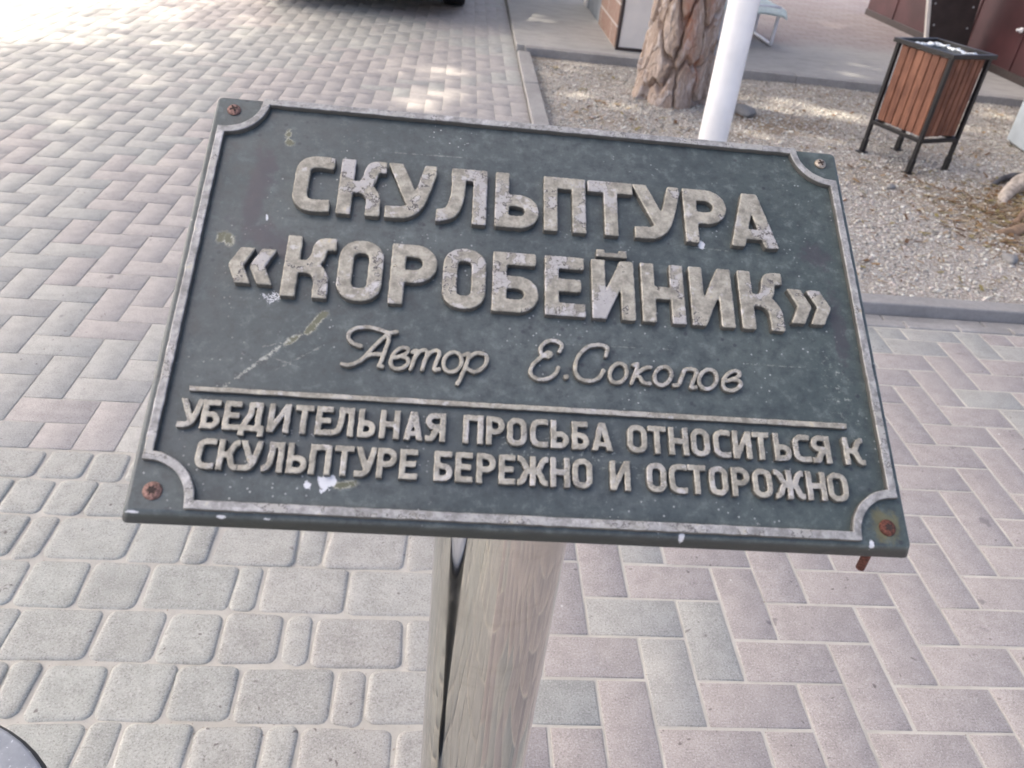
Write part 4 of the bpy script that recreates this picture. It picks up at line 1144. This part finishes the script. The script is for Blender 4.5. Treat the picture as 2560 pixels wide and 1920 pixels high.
for x_, y_, mt, r_, sh, lb, an, kd in ((-.4715, .3055, 'rustpink', .0043, 0, 'corner screw with a cross recess, rusted pinkish, upper left', 0.5, 'cross'), (.4700, .3050, 'brass', .0040, 0, 'dull cross-head corner screw, upper right', 0.35, 'cross'),
                               (-.4700, -.3045, 'rustpink', .0049, 0, 'large pinkish rusty corner screw, lower left', 0.2, 'star'), (.4700, -.3060, 'rust', .0047, .027, 'rust-brown corner screw whose tip sticks out below, lower right', 0.7, 'star')):
    screw(x_, y_, M[mt], r_, sh, lb); recess(x_, y_, r_, an, kd)

# ------------------------------------------------------------------ white lamp post
x_, y_ = 0.729, 2.0
t = empty('lamp_post', (x_, y_, 0), 0, 'smooth white round post rising from the gravel behind the plaque', 'post')
mb = MB(); mb.tube([(0, 0, 0), (-.0005, 0, .5), (-0.010, 0, 1.2), (-0.030, 0, 3.4)], 0.0585, 40); mb.build('shaft', M['white'], t)
mb = MB(); mb.lathe([(0.0, -.01), (0.11, -.01), (0.11, 0.012), (0.066, 0.016), (0.060, 0.05)], seg=32); mb.build('base_plate', M['white'], t)

# ------------------------------------------------------------------ litter bin
bin_ = empty('litter_bin', (2.242, 3.178, 0.0), math.atan2(.104, .263), 'brown wooden slatted litter bin in a black steel frame on four legs', 'litter bin')
bw, bd = 0.283, 0.352; z0_, z1_ = 0.185, 0.612
def slat_panel(p, q, nsl, nv):
    """a row of upright boards from p to q"""
    p, q = Vector(p), Vector(q); d = (q-p)/nsl; V = []; F = []; T = []
    yaw = math.atan2(d.y, d.x); tk = 0.013
    for k in range(nsl):
        c_ = p+d*(k+.5); b = bmesh.new(); bmesh.ops.create_cube(b, size=1.0)
        for v in b.verts: v.co = Vector((v.co.x*(d.length-0.0035), v.co.y*tk, v.co.z*(z1_-z0_-0.03)))
        bmesh.ops.bevel(b, geom=b.edges[:], offset=0.003, segments=2, affect='EDGES')
        b.transform(Matrix.Translation(c_+Vector((0, 0, (z0_+z1_)/2+random.gauss(0, .001)))) @ Matrix.Rotation(yaw, 4, 'Z'))
        n0 = len(V); b.verts.index_update(); tn = (random.random(), random.random(), 0)
        for v in b.verts: V.append(v.co[:]); T.append(tn)
        for f in b.faces: F.append([n0+v.index for v in f.verts])
        b.free()
    return mesh_np('slat_panel', V, F, M['wood'], bin_, attr={'tone': np.array(T)})
xa, ya = bw/2-0.010, bd/2-0.010
slat_panel((-xa+.012, -ya, 0), (xa-.012, -ya, 0), 6, -1); slat_panel((-xa+.012, ya, 0), (xa-.012, ya, 0), 6, 1)
slat_panel((-xa, -ya+.012, 0), (-xa, ya-.012, 0), 6, -1); slat_panel((xa, -ya+.012, 0), (xa, ya-.012, 0), 6, 1)
mb = MB()
for zz_, sx in ((z1_+.004, .024), (z0_-.006, .020)):
    mb = MB(); ex = 0.012 if zz_ > .4 else 0.0
    for s_ in (-1, 1):
        mb.box((0, s_*(bd/2+ex), zz_), (bw+2*ex+sx, sx, .022 if zz_ > .4 else .02), None, .002)
        mb.box((s_*(bw/2+ex), 0, zz_+.0007), (sx, bd+2*ex-sx+.001, .022 if zz_ > .4 else .02), None, .002)
    mb.build('top_frame' if zz_ > .4 else 'bottom_frame', M['black'], bin_)
for sx in (-1, 1):
    for sy in (-1, 1):
        mb = MB(); mb.box((sx*bw/2, sy*bd/2, 0.31), (.021, .021, .60), None, .002)
        mb.box((sx*bw/2, sy*bd/2, 0.0065), (.062, .05, .005), None, .001); mb.box((sx*bw/2, sy*bd/2, 0.045), (.027, .027, .07), None, .002)
        mb.build('leg', M['black'], bin_)
mb = MB()
lw, ld, lt = bw-.055, bd-.055, .0016
for s_ in (-1, 1):
    mb.box((0, s_*ld/2, .40), (lw, lt, .40)); mb.box((s_*lw/2, 0, .40), (lt, ld-lt*2.2, .40))
mb.box((0, 0, .20), (lw-.006, ld-.006, .002))
# rolled rim, flush with the frame
for s_ in (-1, 1):
    mb.box((0, s_*(ld/2+.010), .603), (lw+.04, .022, .004), None, .001); mb.box((s_*(lw/2+.010), 0, .6036), (.022, ld-.003, .004), None, .001)
mb.build('liner', M['zinc'], bin_)
mb = MB()      # crumpled pale bag edge
for k in range(14):
    a = k/13; mb.box((lw*(-.5+a), ld/2-.02+.006*math.sin(k*2.1), .604+.010*math.sin(k*1.7)**2), (.022, .030, .006), Matrix.Rotation(math.sin(k*1.3)*.5, 3, 'Y'), .002)
for k in range(12):
    a = k/11; mb.box((lw/2-.02+.005*math.sin(k), ld*(-.5+a*.9), .604+.009*math.sin(k*2.3)**2), (.028, .024, .006), Matrix.Rotation(math.sin(k*1.9)*.5, 3, 'X'), .002)
mb.build('bag_edge', simple('pale_film', (0.75, 0.80, 0.84), 0.3), bin_)

# ------------------------------------------------------------------ trees
def ridged(Th, Zz, seed, nth, hz):
    """bark plates: distance between nearest two cell points, on a cylinder"""
    g_ = np.random.default_rng(seed)
    zmax = Zz.max()+hz; nz = int(zmax/hz)+3
    cx = (np.arange(nth)[None]+g_.uniform(.05, .95, (nz, nth)))/nth; cz = (np.arange(nz)[:, None]-1+g_.uniform(.05, .95, (nz, nth)))
    u = Th/(2*np.pi)*nth; v = Zz/hz
    d1 = np.full(Th.shape, 9.); d2 = np.full(Th.shape, 9.); idv = np.zeros(Th.shape)
    ui = np.floor(u).astype(int); vi = np.floor(v).astype(int)+1
    for du in (-2, -1, 0, 1, 2):
        for dv in (-2, -1, 0, 1, 2):
            a = (ui+du) % nth; b = np.clip(vi+dv, 0, nz-1)
            px = cx[b, a]*nth; px = px+np.round((u-px)/nth)*nth
            d = np.hypot(u-px, v-cz[b, a])
            n1 = d < d1
            idv = np.where(n1, (np.sin(b*12.9898+a*78.233)*43758.5) % 1, idv)
            d2 = np.where(n1, d1, np.minimum(d2, d)); d1 = np.where(n1, d, d1)
    return d2-d1, idv

def trunk(parent, r_base, r_top, height, lean, seed, flare=0.25, name='trunk', red=None):
    nth, nz = 420, 520
    th = np.linspace(0, 2*np.pi, nth, endpoint=False); q = np.linspace(0, 1, nz)**1.9*height
    Th, Zz = np.meshgrid(th, q)
    g_ = np.random.default_rng(seed)
    wth = Th+0.07*np.sin(Zz*5+2*np.cos(Th*2))+0.035*np.sin(Zz*13+Th*5)+0.022*np.sin(Zz*37+Th*9)+0.012*np.sin(Zz*90+Th*17)
    wz = Zz+0.035*np.sin(Th*6+1)+0.02*np.sin(Th*15+Zz*9)
    e, idv = ridged(wth, wz, seed, 11, 0.34)
    e2, id2 = ridged(wth*1.0+.3, wz, seed+5, 34, 0.10)
    plate = np.clip(e/0.19, 0, 1); plate = plate*plate*(3-2*plate)
    p2 = np.clip(e2/0.25, 0, 1)
    rr = r_base+(r_top-r_base)*np.clip(Zz/height, 0, 1)**.7
    rr = rr+r_base*flare*np.exp(-Zz/0.16)*(1+0.35*np.sin(Th*5+seed)+0.2*np.sin(Th*9+2))
    rr = rr*(1+0.035*np.sin(Th*3+1)+0.02*np.sin(Th*2+Zz*2))
    e3, id3 = ridged(wth*1.0+.7+.08*np.sin(Zz*60+Th*20), wz, seed+9, 70, 0.045)
    flk = np.sin(Zz*46+Th*7+6*id2)*np.sin(Th*19+Zz*11+4*idv)
    rr = rr+0.036*(plate-1)+0.020*idv*plate+0.004*(np.clip(e2/.12, 0, 1)-1)+0.006*id2*plate+0.0035*id3*np.clip(e3/.12, 0, 1)+0.0025*flk
    X = rr*np.cos(Th)+lean[0]*Zz; Y = rr*np.sin(Th)+lean[1]*Zz
    V = np.stack([X.ravel(), Y.ravel(), (Zz-0.03).ravel()], 1)
    i = np.arange(nth*nz).reshape(nz, nth); j_ = np.roll(i, -1, 1)
    F = np.stack([i[:-1].ravel(), j_[:-1].ravel(), j_[1:].ravel(), i[1:].ravel()], 1)
    ed = np.exp(-((plate-.35)/.3)**2)
    rmask = np.zeros(Th.shape)
    if red:
        for (ta, za, dt, dz, sl) in red:
            d = ((np.angle(np.exp(1j*(Th-ta-sl*(Zz-za))))/dt)**2+((Zz-za)/dz)**2); rmask = np.maximum(rmask, np.exp(-d*1.2))
    redv = np.clip(rmask*(0.35+0.8*(1-p2*.6)), 0, 1)*np.clip(1.1-plate*.35, 0, 1)+0.10*ed*idv
    drk = np.clip(1-plate*2.2, 0, 1)*0.6  # furrows darkened in the colour too, following the shade in the recesses
    T = np.stack([redv.ravel(), drk.ravel(), (id2*.5+id3*.5).ravel()], 1)
    return mesh_np(name, V, F, M['bark'], parent, smooth=True, attr={'tone': T})

holes = [(.17, -.075, .07, .06, .55), (-.55, 4.33, .20, .20, .72), (-.52, 3.62, .13, .24, .72), (.02, 6.3, .26, .26, .72), (.3, 6.25, .2, .15, .5),  # gaps cut in the crowns so the sun lights chosen ground patches
         (1.75, 4.25, .38, .13, .68), (2.15, 4.05, .35, .10, .68), (2.10, 3.50, .75, .085, .72), (2.85, 3.30, .35, .10, .72), (3.3, 4.15, .30, .09, .68), (3.6, 4.6, .35, .09, .68), (3.05, 3.0, .18, .08, .68),
         (3.15, 7.55, .55, .10, .72), (1.2, 6.2, .4, .1, .5), (1.75, 3.0, .25, .05, .5), (3.75, 3.75, .30, .10, .68)]
tanE = math.tan(SUN_EL)
def leaf_ok(P):
    gx = P[:, 0]-SUN_H.x*P[:, 2]/tanE; gy = P[:, 1]-SUN_H.y*P[:, 2]/tanE
    ok = np.ones(len(P), bool)
    for hx, hy, rx, ry, lv in holes:
        d = ((gx-hx)/(rx+.12))**2+((gy-hy)/(ry+.12))**2
        ok &= ~((d < 1) & (rng.random(len(P)) < lv+.05))
    # open to the sun over the far left of the street
    ok &= ~((gx < -2.1-0.25*(gy-4)) & (gy > 3.4) & (rng.random(len(P)) < 0.18))
    return ok
def crown(parent, centres, n, seed):
    g_ = np.random.default_rng(seed); pts = []
    base = Vector(parent.location)
    per = n//len(centres)
    for (cx, cy, cz, rx, ry, rz) in centres:
        # clumps inside each ellipsoid
        nc = 60
        d = g_.normal(size=(nc, 3)); d /= np.linalg.norm(d, axis=1)[:, None]
        cc = d*(g_.random((nc, 1))**.45)*np.array((rx, ry, rz))+np.array((cx, cy, cz))
        k = g_.integers(0, nc, per)
        pts.append(cc[k]+g_.normal(size=(per, 3))*np.array((.48, .48, .22)))
    P = np.concatenate(pts); P = P[leaf_ok(P)]; P = P[P[:, 2] > 2.7]; n = len(P)
    a = g_.normal(size=(n, 3)); a[:, 2] *= .35; a /= np.linalg.norm(a, axis=1)[:, None]
    b = np.cross(a, g_.normal(size=(n, 3))*np.array((.5, .5, 1))); b /= np.linalg.norm(b, axis=1)[:, None]
    Ls = g_.uniform(.10, .20, n)[:, None]; Ws = g_.uniform(.035, .085, n)[:, None]
    V = np.stack([P-a*Ls, P-a*Ls*.2+b*Ws, P+a*Ls, P-a*Ls*.2-b*Ws], 1)-np.array(base)
    return mesh_np('crown', V.reshape(-1, 3), np.arange(4*n).reshape(-1, 4), M['leaf'], parent)
def limbs(parent, z0_, segs):
    for (p, q, r_) in segs:
        p, q = Vector(p), Vector(q); mid = (p+q)/2+Vector((0, 0, .25))
        MB().tube([p, mid, q], [r_, r_*.7, r_*.3], 10).build('limb', M['bark_plain'], parent)
M['bark_plain'] = simple('limb_bark', (0.22, 0.15, 0.10), 0.9, 0, .3, 25, .5)
t1 = empty('pine_tree', (1.055, 4.10, 0), 0, 'thick pine trunk with deeply furrowed reddish bark beside the white post', 'tree')
trunk(t1, .214, .13, 8.2, (.030, .0), 4, .17, red=[(R(262), .55, .25, .30, -1.1), (R(285), .80, .2, .25, -1.2), (R(300), .25, .12, .12, 0), (R(215), .92, .18, .10, 0)])
limbs(t1, 0, [((.19, 0, 6.2), (3.6, 1.6, 8.2), .09), ((.21, 0, 6.9), (.6, 2.5, 8.4), .08), ((.22, 0, 7.4), (3.2, -.8, 8.8), .08), ((.24, 0, 8.0), (1.6, 1.0, 9.6), .10)])
crown(t1, [(1.6, 4.3, 8.9, 1.0, 1.0, .8), (3.2, 5.0, 8.6, 1.2, 1.3, .6)], 2600, 11)
t2 = empty('pine_tree', (3.10, 2.52, 0), 0, 'tree at the right edge with bare spreading roots in brown litter', 'tree')
trunk(t2, .20, .13, 8.0, (.02, .02), 9, .30)
limbs(t2, 0, [((.12, .12, 6.0), (3.4, .6, 8.0), .09), ((.13, .13, 6.6), (1.0, -2.6, 8.4), .08), ((.14, .14, 7.2), (2.6, 1.8, 8.6), .08), ((.16, .16, 7.8), (1.2, .4, 9.4), .10)])
crown(t2, [(4.2, 3.0, 8.7, 1.3, 1.3, .7), (5.4, 2.0, 8.2, 1.5, 1.6, .8)], 4200, 12)
# unseen pines added across the street to shade the whole scene
for k, (x_, y_, cl) in enumerate(((-8.6, 3.2, [(-7.0, 2.0, 6.9, 2.4, 2.4, 1.1), (-4.9, 1.2, 7.0, 1.8, 2.2, .9), (-8.8, 4.2, 7.0, 2.3, 2.4, 1.2), (-6.4, 4.4, 6.9, 2.2, 2.2, 1.1), (-3.6, 3.2, 7.1, 1.5, 2.0, .8)]),
                                 (-7.4, 9.4, [(-6.6, 7.4, 7.0, 2.5, 2.4, 1.1), (-4.4, 5.6, 7.2, 1.9, 2.2, .9), (-3.4, 8.2, 7.0, 2.0, 2.4, 1.0), (-5.2, 10.4, 7.0, 2.4, 2.2, 1.1), (-2.2, 6.4, 7.2, 1.4, 2.0, .8), (-2.8, 10.8, 7.1, 1.9, 2.2, 1.0), (-.8, 12.4, 7.0, 2.0, 2.2, 1.0), (-.9, 9.2, 7.3, 1.6, 2.0, .8)]))):
    tt = empty('pine_tree', (x_, y_, 0), 0, ['tall pine across the street on the left, the nearer of two there', 'tall pine across the street on the left, the farther of two there'][k], 'tree')
    MB().tube([(0, 0, 0), (.1, .05, 3), (.1, 0, 7.5)], [.2, .17, .08], 16).build('trunk', M['bark_plain'], tt)
    crown(tt, cl, [15000, 23000][k], 21+k)
for pts, rr, mt in (([(-.16, .10, .20), (-.33, .25, .10), (-.47, .20, .045), (-.60, .06, .015), (-.66, -.04, -.02)], [.075, .055, .040, .026, .012], 'root'),
                    ([(-.15, -.08, .16), (-.38, -.20, .06), (-.62, -.30, .03), (-.85, -.34, -.01)], [.085, .06, .045, .02], 'bark_plain'),
                    ([(-.05, -.18, .16), (-.20, -.50, .05), (-.42, -.72, .02), (-.62, -.86, -.02)], [.085, .06, .04, .02], 'bark_plain'),
                    ([(-.17, .02, .10), (-.45, -.02, .05), (-.70, -.22, .0)], [.06, .035, .015], 'bark_plain'),
                    ([(-.10, .18, .14), (-.30, .38, .06), (-.44, .36, .035), (-.56, .26, -.005)], [.045, .024, .018, .010], 'darkroot'),
                    ([(.18, -.05, .14), (.5, -.3, .03), (.8, -.4, -.02)], [.08, .05, .02], 'bark_plain')):
    if mt == 'darkroot': M.setdefault('darkroot', simple('dark_root', (.07, .07, .075), .8, 0, .4, 30, .5))
    pp = [tuple(v) for v in cr(pts, 6)]; k_ = np.interp(np.linspace(0, 1, len(pp)), np.linspace(0, 1, len(rr)), rr)
    MB().tube(pp, list(k_*(1+rng.normal(0, .06, len(pp)))), 12).build('root', M[mt], t2)

# loose stones
for (x_, y_, s_, lb) in ((1.50, 3.90, .075, 'flat grey stone lying by the foot of the white post'), (1.955, 2.70, .028, 'small dark stone in front of the litter bin'), (2.12, 1.86, .040, 'pale stone near the right-hand roots')):
    b = bmesh.new(); bmesh.ops.create_icosphere(b, subdivisions=3, radius=1)
    for v in b.verts:
        k = 1+.16*math.sin(v.co.x*3+s_*90)*math.cos(v.co.y*4)+.06*math.sin(v.co.z*9+v.co.x*7); v.co = Vector((v.co.x*s_*k*1.2, v.co.y*s_*k*.8, v.co.z*s_*k*.5))
    me = bpy.data.meshes.new('stone'); b.to_mesh(me); b.free()
    o = link('stone', me, M['stone'], smooth=True); o.location = (x_, y_, float(gz(np.array([x_]), np.array([y_]))[0])+s_*.25)
    o.rotation_euler = (0, 0, s_*30); tag(o, lb, 'stone')

# ------------------------------------------------------------------ kiosk corner behind the tree, cut low to let sky light past
kx, ky = 0.868, 5.285
ki = empty('brick_pier', (kx, ky, 0.05), 0, 'low multicoloured brick clad wall end behind the pine trunk', 'wall')
mb = MB(); mb.box((.36, .48, .50), (.72, .92, 1.0), None, .004); mb.build('brick_facing', M['cladding'], ki)
mb = MB(); mb.box((.365, 1.36, .50), (.71, .84, 1.0), None, .003); mb.build('side_panel', M['greypanel'], ki)
mb = MB(); mb.box((.35, 1.86, .50), (.72, .15, 1.0), None, .004); mb.build('corner_trim', M['cream'], ki)
mb = MB(); mb.box((.36, .98, 1.025), (.80, 2.0, .05), None, .01); mb.build('coping', M['stone'], ki)
bo = empty('display_board', (kx, ky-.035, 0.052), 0, 'cream board in a dark frame standing against the brick wall end', 'board')
mb = MB(); mb.box((.34, 0.002, .52), (.635, .020, 1.00), None, .001); mb.build('panel', M['cream'], bo)
mb = MB()
mb.box((.0105, 0, .53), (.021, .034, 1.06), None, .003); mb.box((.67, 0, .53), (.021, .034, 1.06), None, .003)
mb.box((.34, 0, .0105), (.64, .034, .021), None, .003); mb.box((.34, 0, 1.0495), (.64, .034, .021), None, .003); mb.build('frame', M['trimdark'], bo)

# ------------------------------------------------------------------ folding chair
ch = empty('folding_chair', (2.10, 6.22, 0.05), 0, 'low folding chair with mint green fabric seat and white tube legs behind the post', 'chair')
HS = .31
for sx in (-1, 1):
    X_ = sx*.235
    pts = [(X_, .24, HS), (X_, .25, .12), (X_, .245, .030), (X_, .20, .017), (X_, 0, .017), (X_, -.20, .017), (X_, -.245, .030), (X_, -.25, .12), (X_, -.26, HS)]
    MB().tube([tuple(v) for v in cr(pts, 5)], .0155, 12).build('leg_frame', M['tubewhite'], ch)
mb = MB(); mb.tube([tuple(v) for v in cr([(-.235, .25, HS), (-.24, .30, .52), (-.22, .36, .76), (0, .37, .80), (.22, .36, .76), (.24, .30, .52), (.235, .25, HS)], 6)], .013, 12)
mb.tube([(-.235, .25, HS), (.235, .25, HS)], .013, 12); mb.build('back_frame', M['tubewhite'], ch)
MB().tube([(-.235, -.26, HS), (.235, -.26, HS)], .013, 12).build('front_rail', M['tubewhite'], ch)
V = []; F = []
nu, nv = 16, 16
for i in range(nu):
    for k in range(nv):
        a, b = i/(nu-1)-.5, k/(nv-1)-.5
        V.append((a*.58, -.02+b*.62, HS+.018-.030*(1-4*a*a)*(1-3*b*b)+.006*math.sin(11*a)+(-.055*min(1, (-.40-b)/.1) if b < -.40 else 0)-(.03*max(0, abs(a)-.42)/.08)))
n0 = len(V); V += [(p[0], p[1], p[2]-.012) for p in V]
for L_ in (0, n0):
    for i in range(nu-1):
        for k in range(nv-1):
            q = [L_+i*nv+k, L_+(i+1)*nv+k, L_+(i+1)*nv+k+1, L_+i*nv+k+1]; F.append(q if L_ == 0 else q[::-1])
mesh_np('seat', V, F, M['mint'], ch, smooth=True)
mb = MB(); mb.box((0, .315, .58), (.42, .012, .34), Matrix.Rotation(-.2, 3, 'X'), .004); mb.build('backrest', M['mint'], ch)

# ------------------------------------------------------------------ maroon wall, riveted panel, service box, crate
wl = empty('sheet_wall', (4.27, 0, 0.05), 0, 'maroon sheet metal wall at the right behind the litter bin', 'wall')
mb = MB(); mb.box((.06, 6.0, .70), (.12, 5.0, 1.4), None, .004); mb.build('wall_sheet', M['maroon'], wl)
mb = MB()
for yv in (4.1, 4.85, 5.60, 6.35, 7.1, 7.85): mb.box((-.004, yv, .70), (.012, .035, 1.38), None, .003)
mb.build('seam_rib', M['maroon'], wl)
mb = MB(); mb.box((-.006, 6.0, .03), (.016, 5.0, .06), None, .003); mb.build('base_trim', M['trimdark'], wl)
mb = MB(); mb.lathe([(.0, 0), (.022, 0), (.022, .012), (.012, .018), (.010, .045), (.0, .047)], seg=16, M=Matrix.Rotation(-math.pi/2, 3, 'Y')); o = mb.build('knob', M['white'], wl); o.location = (-.010, 5.63, .37)
pn = empty('metal_panel', (3.95, 6.2, 0.05), 0, 'dark brown riveted metal panel with a pale slanted edge behind the bin', 'panel')
lx0, lx1, tl = 3.862-3.95, 4.198-3.95, -.527
poly = [(lx0, .003), (lx1, .003), (lx1-.12, 1.25), (lx0+tl*1.25*.6, 1.25)]
MB().prism(poly, lambda a, b, d: Vector((a, d, b)), -.015, .015).build('sheet', M['darkpanel'], pn)
poly = [(lx0-.028, .003), (lx0-.002, .003), (lx0-.002+tl*1.25*.6, 1.25), (lx0-.028+tl*1.25*.6, 1.25)]
MB().prism(poly, lambda a, b, d: Vector((a, d, b)), -.020, .020).build('edge_strip', M['cream'], pn)
rv = []
mb = MB()
for k in range(7):
    z = .10+k*.17
    for xx in (lx0+.04+tl*z*.6, lx1-.045-.095*z):
        o = MB().lathe([(.009, 0), (.008, .004), (.003, .006)], seg=10, M=Matrix.Rotation(math.pi/2, 3, 'X')).build('rivet', M['zinc'], pn); o.location = (xx, -.0155, z)
ub = empty('service_box', (3.185, 3.455, 0.0), R(-8), 'pale blue grey metal service box cut by the right edge', 'cabinet')
mb = MB(); mb.box((.235, .20, .36), (.43, .36, .70), None, .006); mb.build('housing', M['utility'], ub)
mb = MB(); mb.box((.245, -.001+.012, .37), (.39, .02, .64), None, .004); mb.build('door', M['utility'], ub)
mb = MB(); mb.box((.040, .0155, .37), (.012, .012, .66), None, .001); mb.build('door_seal', M['seal'], ub)
mb = MB(); mb.box((.235, .20, -.005), (.38, .32, .04)); mb.build('plinth', M['stone'], ub)
cr_ = empty('planter_box', (5.55, 10.25, 0.05), 0, 'low olive planter box with pale slats far behind the bin', 'planter')
mb = MB(); mb.box((.10, 0, .16), (1.0, .36, .32), None, .01); mb.build('box', M['olive'], cr_)
mb = MB()
for k in range(5): mb.box((-.34+k*.09, -.19, .16), (.05, .02, .30), None, .004)
mb.build('slats', M['cream'], cr_)

# ------------------------------------------------------------------ round pedestal (near left)
pd = empty('round_stand', (-0.781, -0.951, 0), 0, 'round stand with pale grey metal top and dark rim in the near left corner', 'stand')
mb = MB(); mb.lathe([(.050, .002), (.055, .006), (.055, .014), (.040, .022), (.044, .10), (.066, .20), (.098, .32), (.130, .44), (.154, .54), (.168, .575), (.1745, .587), (.1745, .596), (.171, .599)], seg=64); mb.build('bowl', simple('dark_bronze_drum', (.045, .048, .052), .40, .6, .2, 20), pd)
mb = MB(); mb.lathe([(.1705, .5996), (.1707, .602), (.167, .6045), (.10, .609), (.0, .610)], seg=64)
t = NT('pale_worn_metal', .42, .35); P_ = t.obj()
c_ = t.mix(t.ramp(t.noise(P_, 40, 5), .3, .7), (.30, .32, .35), (.44, .46, .49)); c_ = t.mix(t.ramp(t.noise(P_, 320, 2), .66, .72, 0, .7), c_, (.75, .77, .79)); t.col(c_)
mb.build('top', t.mat, pd)

# ------------------------------------------------------------------ parked car (only its low front shows)
car = empty('parked_car', (-1.215, 8.16, 0.0), 0, 'black car parked on the paving with its front bumper at the top edge', 'car')
def loft(sections, name, mat, parent):
    V = []; F = []; n = len(sections[0])
    for s_ in sections: V += s_
    for i in range(len(sections)-1):
        for k in range(n): F.append((i*n+k, i*n+(k+1) % n, (i+1)*n+(k+1) % n, (i+1)*n+k))
    F.append(tuple(range(n))[::-1]); F.append(tuple(range((len(sections)-1)*n, len(sections)*n)))
    o = mesh_np(name, V, F, mat, parent, smooth=True)
    return o
def sec(y, w_, zb, zt, r_=.10, tw=1.0):
    o_ = []
    for qx, qz, a0 in ((1, 1, 0), (-1, 1, 90), (-1, -1, 180), (1, -1, 270)):
        hw = w_/2*(tw if qz > 0 else 1)
        for k in range(5):
            a = R(a0+k*22.5); o_.append((qx*(hw-r_)+r_*math.cos(a), y, (zt-r_ if qz > 0 else zb+r_)+r_*math.sin(a)))
    return o_
body = [sec(-2.16, 1.34, .19, .56, .08), sec(-2.10, 1.62, .17, .64, .09), sec(-1.98, 1.76, .16, .70, .10), sec(-1.6, 1.79, .16, .82, .14), sec(-.9, 1.79, .19, .92, .14), sec(0, 1.79, .19, .95, .14), sec(1.3, 1.79, .19, .98, .14), sec(1.9, 1.74, .20, .96, .14), sec(2.08, 1.60, .24, .86, .14), sec(2.14, 1.3, .30, .74, .12)]
loft(body, 'body', M['carpaint'], car)
cab = [sec(-.95, 1.52, .86, .94, .03), sec(-.30, 1.48, .86, 1.38, .08, .84), sec(.35, 1.48, .86, 1.47, .08, .80), sec(1.2, 1.48, .86, 1.44, .08, .80), sec(1.95, 1.46, .88, 1.02, .05)]
loft(cab, 'cabin_glass', M['glass'], car)
mb = MB(); mb.box((0, .50, 1.475), (1.12, 1.35, .03), None, .012); mb.build('roof', M['carpaint'], car)
mb = MB(); mb.box((0, -2.145, .30), (1.10, .06, .13), None, .02); mb.build('lower_grille', M['plastic'], car)
mb = MB(); mb.box((0, -2.172, .47), (.52, .02, .11), None, .004); mb.build('number_plate', M['plate'], car)
for s_ in (-1, 1):
    mb = MB(); mb.box((s_*.66, -2.06, .63), (.34, .16, .13), Matrix.Rotation(s_*.35, 3, 'Z'), .03); mb.build('headlight', M['lamp'], car)
    mb = MB(); mb.box((s_*.98, -.55, 1.00), (.20, .10, .14), None, .04); mb.build('mirror', M['carpaint'], car)
    for yv in (-1.35, 1.30):
        RM = Matrix.Rotation(math.pi/2, 3, 'Y')
        mb = MB(); mb.lathe([(.20, -.10), (.29, -.105), (.315, -.085), (.315, .085), (.29, .105), (.20, .10)], c=(s_*.82, yv, .315), seg=36, M=RM); wh_ = mb.build('wheel', M['tyre'], car)
        mb = MB(); mb.lathe([(.0, -.101), (.205, -.103), (.205, .103), (.0, .101)], c=(s_*.82, yv, .315), seg=30, M=RM); mb.build('rim', M['rim'], wh_)
